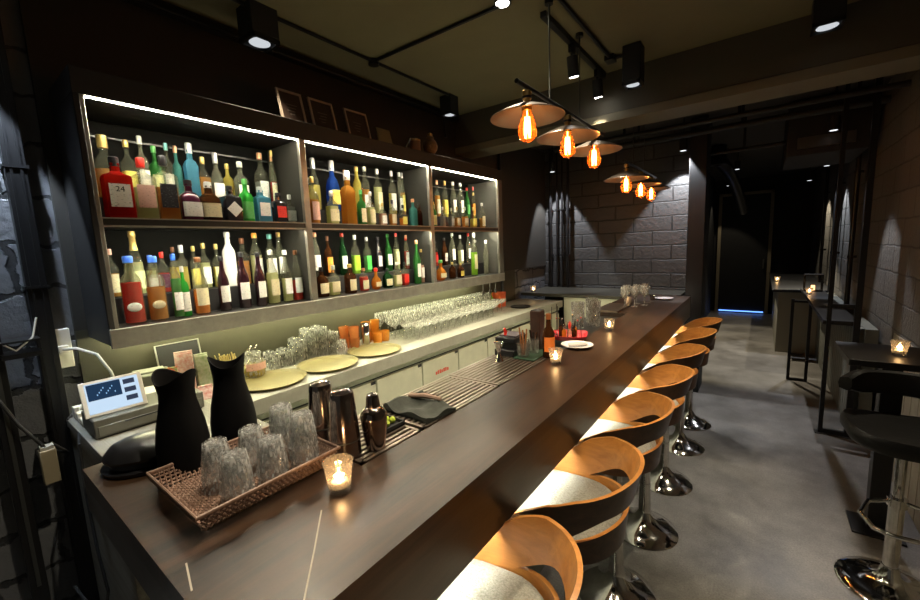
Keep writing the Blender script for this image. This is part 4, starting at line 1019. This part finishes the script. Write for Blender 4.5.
# caddy zone, y ~ 1.75 .. 2.3
o = empty('jigger', (-1.075, 1.74, BZ), 'silver hourglass jigger standing at the end of the drip grate', 'jigger')
MB().lathe([(.022, 0), (.023, .002), (.008, .038), (.007, .045), (.010, .052), (.026, .098), (.027, .100), (.024, .098), (.006, .055)], 28, cap=False).build('cups', chrome, o)
MB().lathe([(.0085, .040), (.0095, .044), (.0085, .048)], 20, cap=False).build('waist_ring', gunmetal, o)
o = empty('napkin_caddy', (-1.10, 1.90, BZ), 'black stepped napkin and straw caddy behind the jigger', 'caddy')
MB().box(-.06, .06, -.07, .09, 0, .035).box(-.06, .06, -.04, .09, .035, .07).box(-.06, .06, -.06, .09, .075, .10).build('box', pbr('gloss_black', (.012, .012, .014), .15), o, bevel=.003)
MB().box(-.05, .05, -.03, .08, .101, .108).build('napkins', pbr('napkin_dark', (.06, .05, .06), .8), o)
o = empty('red_clip', (-1.10, 1.86, BZ + .109), 'bright red folded garnish tag on top of the black caddy', 'tag')
mb = MB(); mb.tube([(0, -.01, .004), (.0, -.005, .02), (0, -.02, .045)], [.010, .014, .006], 8, flat=.5); mb.build('tag_body', pbr('signal_red', (.8, .03, .02), .5), o)
o = empty('serving_mat', (-.985, 1.905, BZ), 'dark green bar mat under the stirring tools', 'mat')
MB().box(-.05, .07, -.09, .16, 0, .006).build('mat', pbr('green_mat', (.01, .04, .018), .6), o, bevel=.002)
def toolcup(loc, label, hs, colr):
    o = empty('tool_cup', loc, label, 'cup', 'cups of bar tools')
    MB().lathe([(.026, 0), (.03, .002), (.032, .075), (.030, .075), (.027, .006), (.001, .006)], 20, cap=False).build('cup', clear, o)
    for k, hh in enumerate(hs):
        a = k * 2.1; mb = MB().tube([(.006 * math.cos(a), .006 * math.sin(a), .008), (.022 * math.cos(a), .022 * math.sin(a), hh)], .0045, 6); mb.build('stick', colr, o)
    return o
toolcup((-1.00, 1.865, BZ + .006), 'clear cup of reddish brown wooden sticks beside the caddy', (.15, .14, .16, .13), pbr('cinnamon', (.30, .11, .03), .6))
toolcup((-.985, 1.955, BZ + .006), 'clear cup of spoons between the sticks and the brown container', (.12, .11, .13), chrome)
o = empty('brown_container', (-1.01, 2.06, BZ), 'tall dark brown square container behind the bitters bottle', 'container')
MB().box(-.03, .03, -.034, .034, 0, .225).build('body', pbr('choc', (.05, .018, .010), .5, noise=.5, scale=20), o, bevel=.003)
MB().box(-.026, .026, -.03, .03, .225, .229).build('lid', black_matte, o)
o = empty('bitters_bottle', (-.885, 1.935, BZ), 'dark bottle with a bright orange label beside the brown container', 'bottle')
MB().lathe([(.028, 0), (.031, .004), (.031, .125), (.026, .145), (.014, .165), (.012, .215)], 24).build('glass_body', bottle_glass('brown'), o)
MB().patch(.031, -1.9, 1.2, .035, .112, 12).build('label', pbr('label_hot', (.85, .22, .04), .5), o)
MB().lathe([(.015, .205), (.015, .232), (.012, .235)], 18).build('cap', pbr('cap_amber', (.30, .10, .03), .4), o)
o = empty('small_bowl', (-1.04, 2.24, BZ), 'small black bowl behind the bitters bottle', 'bowl')
MB().lathe([(.02, 0), (.035, .01), (.055, .045), (.057, .05), (.052, .048), (.03, .015), (.001, .012)], 28, cap=False).build('bowl', pbr('gloss_black', (.01, .01, .01), .2), o)
o = empty('garnish_tray', (-.955, 2.40, BZ), 'red garnish tray holding dropper bottles and picks', 'tray')
MB().lathe([(.085, 0), (.095, .003), (.11, .03), (.108, .03), (.092, .006), (.001, .006)], 36, sq=.3, rot=.3, cap=False).build('dish', pbr('tray_red', (.50, .02, .03), .35, coat=.4), o)
for k in range(7):
    x = -.955 + .055 * math.cos(k * .95 + .4) * (.4 + .6 * (k % 2)); y = 2.40 + .065 * math.sin(k * .95 + .4)
    lab = ['short', 'dark', 'amber', 'tall', 'clear', 'brown', 'small'][k] + ' dropper bottle with a thin top standing in the red garnish tray'
    hh = (.07, .08, .075, .10, .085, .09, .065)[k]
    q = empty('dropper_bottle', (x, y, BZ + .0065), lab, 'bottle', 'dropper bottles in the red tray')
    MB().lathe([(.012, 0), (.014, .002), (.014, hh * .55), (.006, hh * .7), (.005, hh * .8)], 14).build('glass_body', [bottle_glass('brown'), bottle_glass('amber'), bottle_glass('clear')][k % 3], q)
    MB().lathe([(.007, hh * .75), (.007, hh), (.003, hh * 1.15), (.001, hh * 1.25)], 12).build('dropper', [black_metal, chrome, cap_mat('red')][k % 3], q)
for k in range(8):
    x = -.955 + .075 * math.cos(k * .8 + .1); y = 2.40 + .075 * math.sin(k * .8 + .1)
    q = empty('garnish_pick', (x, y, BZ + .007), 'thin dark garnish pick standing upright in the red tray', 'pick', 'garnish picks in the red tray')
    MB().tube([(0, 0, 0), (.006 * math.cos(k), .006 * math.sin(k), .10 + .012 * (k % 3))], .0018, 6).build('stick', black_metal, q)
    MB().sphere((.006 * math.cos(k), .006 * math.sin(k), .105 + .012 * (k % 3)), .0055, seg=8).build('bead', [chrome, pbr('tray_red', (.5, .02, .03)), brass][k % 3], q)
for k, (x, y, a) in enumerate(((-1.03, 2.30, .0), (-1.01, 2.34, .1), (-1.05, 2.42, .05))):
    q = empty('bar_spoon', (x, y, BZ), ['left', 'middle', 'right'][k] + 'most of three thin upright bar spoons behind the red tray', 'spoon', 'upright bar spoons')
    MB().lathe([(.022, 0), (.022, .004), (.003, .01)], 16).build('foot', black_metal, q)
    MB().tube([(0, 0, .01), (.01 * a, .02 * a, .21)], .0022, 6).build('stem', dark_steel, q)
def mixer(loc, label):
    o = empty('mixing_glass', loc, label, 'glass', 'tall mixing glasses on the bar')
    MB().lathe([(.036, 0), (.039, .003), (.042, .08), (.045, .185), (.043, .185), (.040, .08), (.035, .012), (.001, .01)], 24, cap=False, facet=.04).build('bowl', real_glass('heavy', (.90, .89, .87), .6, .06, cut=.35), o)
    MB().lathe([(.034, .004), (.034, .016)], 24).build('thick_base', real_glass('base_glass'), o)
    return o
mixer((-1.02, 2.72, BZ), 'left one of the tall ribbed mixing glasses behind the red tray')
mixer((-.94, 2.82, BZ), 'right one of the tall ribbed mixing glasses behind the red tray')
mixer((-1.0, 2.95, BZ), 'rearmost tall ribbed mixing glass behind the other two')
def plate(loc, label, s=1):
    o = empty('plate', loc, label, 'plate', 'white plates on the bar')
    MB().lathe([(.05 * s, 0), (.055 * s, .002), (.088 * s, .016), (.09 * s, .018), (.086 * s, .0175), (.052 * s, .006), (.001, .005)], 40, cap=False).build('dish', porcelain, o)
    return o
plate((-.83, 2.20, BZ), 'small white plate beside the red garnish tray')
q = MB().tube([(-.04, -.03, .018), (.01, .01, .022), (.05, .03, .02)], [.012, .016, .010], 8).build('folded_napkin', pbr('napkin_white', (.75, .72, .68), .9), None, loc=(-.83, 2.20, BZ)); tag(q, 'crumpled white napkin lying on the small plate by the red tray', 'napkin')
plate((-.76, 4.38, BZ), 'white plate at the far end of the bar', .95)
pl2 = plate((.60, 5.35, .99), 'white plate on the black wall counter', .95)
pl2['group'] = 'white plates'
# glasses at the end of the bar
stem = [(.030, 0), (.032, .002), (.004, .008), (.0035, .07), (.010, .082), (.034, .115), (.038, .15), (.034, .185), (.0325, .185), (.0365, .15), (.032, .117), (.001, .088)]
coup = [(.030, 0), (.032, .002), (.004, .007), (.0035, .07), (.012, .078), (.040, .10), (.047, .125), (.0455, .125), (.038, .102), (.001, .082)]
def stemglass(loc, label, group, prof, mat=crystal, s=1.0, name='wine_glass'):
    o = empty(name, loc, label, 'glass', group)
    MB().lathe([(a * s, b * s) for a, b in prof], 16, cap=False).build('bowl_and_stem', mat, o)
    return o
w0 = None
for k, (x, y) in enumerate(((-.98, 3.78), (-.91, 3.84), (-1.0, 3.92), (-.93, 4.0), (-.85, 3.95), (-.88, 4.12))):
    lab = ['leftmost front', 'second front', 'back left', 'back middle', 'right hand', 'rearmost right'][k] + ' stemmed glass in the cluster at the end of the bar'
    if w0 is None: w0 = stemglass((x, y, BZ), lab, 'stemmed glasses at the bar end', stem)
    else: dup(w0, (x, y, BZ), lab)
o = empty('small_cup', (-.85, 4.30, BZ), 'small silver cup next to the distant plate', 'cup')
MB().lathe([(.02, 0), (.028, .05), (.026, .05), (.019, .004)], 20, cap=False).build('cup', chrome, o)
MB().tube([(.028, 0, .04), (.045, 0, .03), (.026, 0, .012)], .003, 6).build('handle', chrome, o)

# back counter glassware
g0 = None; n = 0
rowsn = ['first', 'second', 'third', 'fourth', 'fifth', 'sixth', 'seventh']
for i in range(6):
    for j in range(3):
        y = 1.17 + i * .082; x = -2.345 + j * .078
        if math.hypot(x + 2.03, y - 1.36) < .215 or math.hypot(x + 2.04, y - 1.02) < .215: continue
        lv = 1 if (i < 2 or j == 2) else (3 if i in (3, 4) and j < 2 else 2)
        for k in range(lv):
            lab = f'{["bottom", "middle", "top"][k]} tumbler, {rowsn[i]} row from left, {["wall side", "middle", "front"][j]} of the counter tumbler cluster'
            loc = (x, y, KZ + .0005 + .048 * k)
            if g0 is None: g0 = tumbler(loc, lab, 'upturned tumblers on the back counter', mat=crystal, s=.92)
            else: dup(g0, loc, lab)
# copper / orange cups
def cup(loc, label, c, h=.075, r=.036, name='tumbler_cup'):
    o = empty(name, loc, label, 'cup', 'coloured cups on the back counter')
    MB().lathe([(r * .8, 0), (r * .84, .003), (r, h), (r * .94, h), (r * .78, .008), (.001, .007)], 24, cap=False, facet=.03).build('cup', c, o)
    MB().lathe([(r * .99, h - .004), (r * 1.03, h - .002), (r * .99, h + .001)], 24, cap=False).build('rim', c, o)
    return o
orange_m = glass('orange_cup', (1, .7, .3), .6, (.90, .50, .10)); cop = glass('copper_cup', (.95, .65, .4), .5, (.75, .38, .15))
for k, (x, y, z) in enumerate(((-2.29, 1.68, 0), (-2.22, 1.71, 0), (-2.29, 1.68, .076), (-2.22, 1.71, .076))):
    cup((x, y, KZ + z), ['lower left', 'lower right', 'upper left', 'upper right'][k] + ' amber cup of the stacks left of the silver canister', cop)
for k, (x, y, z) in enumerate(((-2.29, 1.875, 0), (-2.30, 1.965, 0), (-2.20, 1.90, 0), (-2.21, 1.98, 0), (-2.29, 1.875, .076), (-2.30, 1.965, .076))):
    cup((x, y, KZ + z), ['wall side left', 'wall side right', 'front left', 'front right', 'upper left', 'upper right'][k] + ' orange cup in the group right of the silver canister', orange_m)
o = empty('silver_canister', (-2.21, 1.80, KZ), 'tall silver canister between the amber and orange cups', 'canister')
MB().lathe([(.028, 0), (.030, .003), (.030, .15), (.028, .153)], 24).build('body', chrome, o)
MB().lathe([(.031, .150), (.031, .160), (.02, .164)], 24).build('lid', chrome, o)
# field of stemmed glasses and coupes
a0 = b0 = None
for j in range(5):
    for i in range(17):
        y = 2.06 + i * .086 + (j % 2) * .04; x = -2.35 + j * .083
        if j >= 4 and (i < 1 or i > 13): continue
        if j == 3 and i < 0: continue
        if math.hypot(x + 2.03, y - 1.72) < .23: continue
        ra = ORD[i] if i < 16 else 'last'
        rj = ['wall side', 'second', 'third', 'fourth', 'front'][j]
        if j < 3 and i < 9 or j < 2:
            lab = f'upright wine glass, {ra} from left in the {rj} row on the back counter'
            if a0 is None: a0 = stemglass((x, y, KZ), lab, 'wine glasses on the back counter', stem)
            else: dup(a0, (x, y, KZ), lab)
        else:
            lab = f'low coupe glass, {ra} from left in the {rj} row on the back counter'
            if b0 is None: b0 = stemglass((x, y, KZ), lab, 'coupe glasses on the back counter', coup, name='coupe_glass')
            else: dup(b0, (x, y, KZ), lab)
o = empty('red_box', (-2.28, 3.72, KZ), 'small red orange box past the wine glasses on the back counter', 'box')
MB().box(-.05, .05, -.06, .06, 0, .16).build('box', pbr('box_red', (.70, .13, .04), .5), o, bevel=.002)
MB().box(-.052, .052, -.062, .062, .13, .162).build('lid', pbr('box_red2', (.60, .10, .03), .5), o, bevel=.002)
o = empty('dark_tray', (-2.05, 3.78, KZ), 'flat round dark tray near the end of the back counter', 'tray')
MB().lathe([(.09, 0), (.10, .003), (.11, .012), (.108, .012), (.098, .004), (.001, .004)], 32, cap=False).build('dish', dark_steel, o)
o = empty('green_bottle', (-2.30, 3.58, KZ), 'yellow green bottle beside the red box on the back counter', 'bottle')
MB().lathe([(.03, 0), (.032, .01), (.032, .10), (.014, .14), (.012, .19)], 18).build('glass_body', bottle_glass('lime'), o)
MB().lathe([(.014, .185), (.014, .20)], 14).build('cap', cap_mat('white'), o)
for k, y in enumerate((3.10, 3.22, 3.32)):
    o = empty('hanging_tool', (-2.07, y, 1.375), ['first', 'second', 'third'][k] + ' dark utensil hanging under the far end of the cabinet', 'utensil', 'utensils under the cabinet')
    MB().tube([(0, 0, 0), (0, 0, -.07)], .005, 6).build('handle', dark_steel, o)
    MB().sphere((0, 0, -.09), .02, .4, 1, 1.2, 10).build('head', dark_steel, o)

# till area
o = empty('cash_drawer', (-2.055, .49, KZ), 'grey metal cash drawer under the tilted tablet', 'cash drawer')
MB().box(-.10, .095, -.19, .18, .004, .075).build('body', pbr('drawer_grey', (.12, .12, .10), .45, .3), o, bevel=.004)
MB().box(.095, .101, -.18, .17, .012, .050).build('drawer_front', pbr('drawer_grey2', (.15, .15, .125), .45, .3), o, bevel=.002)
MB().box(.1005, .103, -.10, .09, .044, .049).build('slot', black_matte, o)
MB().box(-.09, .09, -.18, .17, 0, .004).build('feet', black_matte, o)
tb = empty('tablet', (-2.005, .385, KZ + .078), 'white tablet with a lit screen tilted on the cash drawer', 'tablet')
tb.scale = (.84, .84, .92)
def tp(x, y, t): return (-.055 * y / .14 * 1 + t * .93, x, y + t * .36)   # leaning plane, facing +x
def slab(x0, x1, y0, y1, t0, t1): return [tp(x0, y0, t0), tp(x1, y0, t0), tp(x1, y0, t1), tp(x0, y0, t1), tp(x0, y1, t0), tp(x1, y1, t0), tp(x1, y1, t1), tp(x0, y1, t1)]
MB().hexa(slab(-.115, .115, 0, .14, -.009, 0)).build('case', white_plastic, tb, bevel=.003)
sc = MB().hexa(slab(-.098, .098, .010, .130, 0, .0008)).build('screen', emit('screen_white', (.62, .80, 1.0), .7), tb)
MB().hexa(slab(-.092, .030, .062, .126, .0008, .0014)).build('main_picture', emit('screen_navy', (.02, .05, .11), .6), sc)
mb = MB()
for k in range(9): mb.hexa(slab(-.06 + k * .008, -.056 + k * .008, .078 + .008 * (k % 4), .084 + .008 * (k % 4), .0014, .0018))
mb.build('picture_detail', emit('screen_blue', (.25, .45, .75), .9), sc)
for k in range(3): MB().hexa(slab(.040, .084, .100 - k * .034, .120 - k * .034, .0008, .0014)).build('thumbnail', emit('screen_dark', (.03, .04, .07), .9), sc)
MB().hexa([(-.09, -.05, 0), (.0, -.05, 0), (.0, .05, 0), (-.09, .05, 0), (-.06, -.04, .06), (-.04, -.04, .06), (-.04, .04, .06), (-.06, .04, .06)]).build('stand', white_plastic, tb)
o = empty('receipt_printer', (-2.27, .565, KZ + .0), 'grey receipt printer behind the tablet', 'printer', rz=-.2)
MB().hexa([(-.08, -.08, 0), (.08, -.08, 0), (.08, .08, 0), (-.08, .08, 0), (-.08, -.08, .14), (.04, -.08, .14), (.04, .08, .14), (-.08, .08, .14)]).build('body', pbr('printer_grey', (.20, .20, .16), .45), o, bevel=.01)
MB().box(-.06, .02, -.06, .06, .138, .150).build('lid', pbr('printer_lid', (.30, .30, .25), .4), o, bevel=.005)
MB().hexa([(.05, -.04, .09), (.11, -.04, .07), (.11, .04, .07), (.05, .04, .09), (.05, -.04, .091), (.11, -.04, .071), (.11, .04, .071), (.05, .04, .091)]).build('receipt', porcelain, o)
# cable clutter
rc = random.Random(5)
for k in range(7):
    pts = []; ph = rc.random() * 6
    for i in range(26):
        t = i / 25
        pts.append((.05 * math.sin(4 * t * PI * .7 + ph) + .03 * t, -.05 + .13 * t + .03 * math.cos(5 * t + ph), .006 + abs(.11 * math.sin(PI * t) * (.4 + .6 * rc.random() if i % 25 else 0)) * .0 + .10 * math.sin(PI * t) * (.45 + .08 * k)))
    q = MB().tube(pts, .0035, 6).build('cable', pbr('cable_grey', (.42, .42, .38), .5) if k % 3 else pbr('cable_black', (.02, .02, .02), .5), None, loc=(-2.30 + .02 * (k % 3), .355 + .006 * k, KZ))
    tag(q, 'one of the tangled grey and black cables looping beside the tablet', 'cable', 'cable tangle by the tablet')
for k in range(3):
    o = empty('power_adapter', (-2.20 - .06 * k, .335, KZ), ['front', 'middle', 'rear'][k] + ' small pale power adapter among the cables beside the tablet', 'adapter', 'power adapters')
    MB().box(-.022, .022, -.035, .035, 0, .03 + .012 * k).build('body', white_plastic, o, bevel=.003)
    MB().tube([(0, .03, .02), (.01, .055, .035), (0, .04, .06)], .003, 6).build('lead', white_plastic, o)
o = empty('wall_socket', (-2.405, .31, 1.32), 'white power socket strip on the wall post above the cables', 'socket')
MB().box(-.012, .02, -.03, .03, -.05, .12).build('plate', white_plastic, o, bevel=.003)
MB().box(.02, .045, -.016, .016, .02, .05).build('plug', white_plastic, o, bevel=.002)
q = MB().tube([(-2.36, .31, 1.355), (-2.30, .34, 1.36), (-2.24, .39, 1.33), (-2.21, .42, 1.25), (-2.21, .44, 1.14), (-2.23, .42, 1.07)], .006, 8).build('white_cable', white_plastic)
tag(q, 'thick white cable arching from the wall socket to the clutter', 'cable')
q = MB().tube([(-2.24, .30, 1.05), (-2.02, .262, 1.04), (-2.0, .255, .85), (-1.93, .25, .66), (-1.86, .25, .52), (-1.90, .24, .42), (-2.05, .22, .37), (-2.2, .20, .40)], .005, 8).build('black_cable', pbr('cable_black', (.02, .02, .02), .5))
tag(q, 'loose black cable dangling in a loop over the grey end panel', 'cable')

# packets, menu frames, jar by the carafes
o = empty('black_picture_frame', (-2.33, .715, KZ), 'thin silver edged black frame leaning on the wall behind the sweets', 'frame')
MB().hexa([(0, -.09, 0), (0, .10, 0), (.012, .10, 0), (.012, -.09, 0), (-.05, -.09, .24), (-.05, .10, .24), (-.038, .10, .24), (-.038, -.09, .24)]).build('panel', pbr('frame_glass', (.03, .03, .03), .2), o)
MB().tube([(.016, -.09, .003), (.016, .10, .003), (-.036, .10, .24), (-.036, -.09, .24)], .0045, 6, closed=True).build('edge', pbr('frame_silver', (.5, .5, .45), .3, .6), o)
rc = random.Random(3)
for k, (dx, dy, z, w, h, c, nm) in enumerate(((-2.25, .705, 0, .038, .20, (.72, .68, .62), 'white floral printed packet standing among the sweets'), (-2.25, .785, 0, .03, .17, (.55, .50, .42), 'pale packet standing right of the floral packet'),
        (-2.22, .640, .0, .026, .14, (.80, .05, .03), 'bright red packet leaning beside the printer'), (-2.08, .73, 0, .03, .05, (.75, .70, .66), 'white and red wrapped packet low between the carafes'),
        (-2.25, .850, 0, .024, .10, (.72, .62, .10), 'yellow packet left of the straw bundle'))):
    o = empty('packet', (dx, dy, KZ), nm, 'packet', 'packets on the back counter', rz=rc.uniform(-.4, .2))
    MB().hexa([(-.02, -w, 0), (.02, -w, 0), (.02, w, 0), (-.02, w, 0), (-.035, -w, h), (-.02, -w, h), (-.02, w, h), (-.035, w, h)]).build('bag', pbr('packet%d' % k, c, .5, noise=.9 if k != 2 else .3, scale=55, c2=((.5, .06, .04) if k in (0, 3) else (.2, .3, .12))), o, bevel=.004)
    MB().box(-.033, -.022, -w, w, h - .002, h + .008).build('seal', pbr('packet%d' % k, c), o)
o = empty('straw_bundle', (-2.19, .895, KZ), 'bundle of yellow paper straws behind the second carafe', 'straws')
mb = MB()
for k in range(26):
    a = rc.random() * 6.28; r = .032 * math.sqrt(rc.random())
    mb.tube([(r * math.cos(a), r * math.sin(a), .006), (r * 1.7 * math.cos(a), r * 1.7 * math.sin(a) - .02, .14 + rc.random() * .03)], .003, 5)
tag(mb.build('straws', pbr('straw_yellow', (.66, .54, .20), .6), o), kind='stuff')
MB().lathe([(.036, 0), (.038, .003), (.040, .08), (.038, .08), (.035, .006), (.001, .005)], 20, cap=False).build('cup', clear, o)
o = empty('clip_top_jar', (-2.22, 1.02, KZ), 'round clip top glass jar with a pale label and yellow contents', 'jar')
MB().lathe([(.045, 0), (.055, .01), (.06, .05), (.055, .09), (.04, .105), (.04, .12)], 28).build('glass_body', crystal, o)
MB().lathe([(.042, .006), (.052, .02), (.052, .06), (.048, .062)], 24).build('contents', pbr('contents', (.72, .60, .12), .6, noise=.9, scale=80, c2=(.4, .3, .05)), o)
MB().patch(.0605, -1.1, .9, .045, .085, 10).build('label', label_mat('pink'), o)
MB().lathe([(.042, .12), (.044, .135), (.03, .142)], 24).build('lid', crystal, o)
mb = MB()
for s_ in (-1, 1): mb.tube([(.0 + .018 * math.cos(t / 12 * 2 * PI), s_ * .015 + .016 * math.sin(t / 12 * 2 * PI), .160 + .016 * math.sin(t / 12 * 2 * PI + 1)) for t in range(12)], .002, 6, closed=True)
mb.build('wire_clip', chrome, o)

# ------------------------------------------------------------------ near left corner
o = empty('steel_post', (-2.40, .265, 0), 'black steel channel post on the left block wall before the cabinet', 'post')
MB().box(-.03, .03, -.03, .03, 0, CEIL).build('post', black_metal, o, bevel=.002)
MB().box(.03, .034, -.018, -.010, .6, 2.9).box(.03, .034, .010, .018, .6, 2.9).build('channel_lip', black_metal, o)
for z in (1.62, 2.1): MB().box(-.03, .036, -.036, .036, z, z + .012).build('bracket', black_metal, o)
o = empty('second_steel_post', (-2.36, .115, 0), 'dark steel post nearest the left edge of the picture', 'post')
MB().box(-.03, .03, -.025, .025, 0, CEIL).build('post', black_metal, o, bevel=.002)
MB().box(.03, .036, -.006, .006, .4, 2.8).build('channel_lip', dark_steel, o)
o = empty('bracket_shelf', (-2.34, .19, 1.36), 'small black metal bracket shelf with cables between the left posts', 'shelf')
MB().box(-.06, .06, -.06, .05, 0, .018).box(-.06, .06, -.06, .05, .06, .068).build('plate', black_metal, o)
MB().tube([(.05, -.06, .07), (.05, -.02, .03), (.05, .03, .075), (.04, .05, .15)], .0035, 6).build('wire', white_plastic, o)
o = empty('wooden_box', (-2.27, .20, .84), 'small pale wooden box with papers fixed beside the post under the cables', 'box')
MB().box(-.024, .024, -.024, .024, 0, .14).build('box', pbr('pale_wood', (.30, .25, .16), .6), o, bevel=.003)
MB().box(-.020, .020, -.020, .020, .14, .155).build('papers', pbr('papers', (.5, .48, .42), .8, noise=1, scale=60), o)
MB().box(-.17, -.024, -.02, .02, .08, .10).build('bracket', black_metal, o)
q = MB().tube([(-2.32, .08, 1.28), (-2.28, .14, 1.10), (-2.26, .20, .98), (-2.30, .26, .93), (-2.34, .22, .98)], .006, 8).build('hanging_cable', MATS['cable_black'])
tag(q, 'thick black cable sagging across the left block wall', 'cable')

# ------------------------------------------------------------------ world and view
w = bpy.data.worlds.new('world'); scn.world = w; w.use_nodes = True
bg = w.node_tree.nodes['Background']; bg.inputs[0].default_value = (1, .93, .78, 1); bg.inputs[1].default_value = .03
scn.view_settings.view_transform = 'Standard'; scn.view_settings.look = 'None'; scn.view_settings.gamma = 1
scn.view_settings.use_curve_mapping = False; scn.view_settings.exposure = 0.42
cy = scn.cycles
cy.max_bounces = 10; cy.diffuse_bounces = 4; cy.glossy_bounces = 4; cy.transparent_max_bounces = 40; cy.transmission_bounces = 8
cy.caustics_reflective = False; cy.caustics_refractive = False; cy.sample_clamp_indirect = 4; cy.use_denoising = True
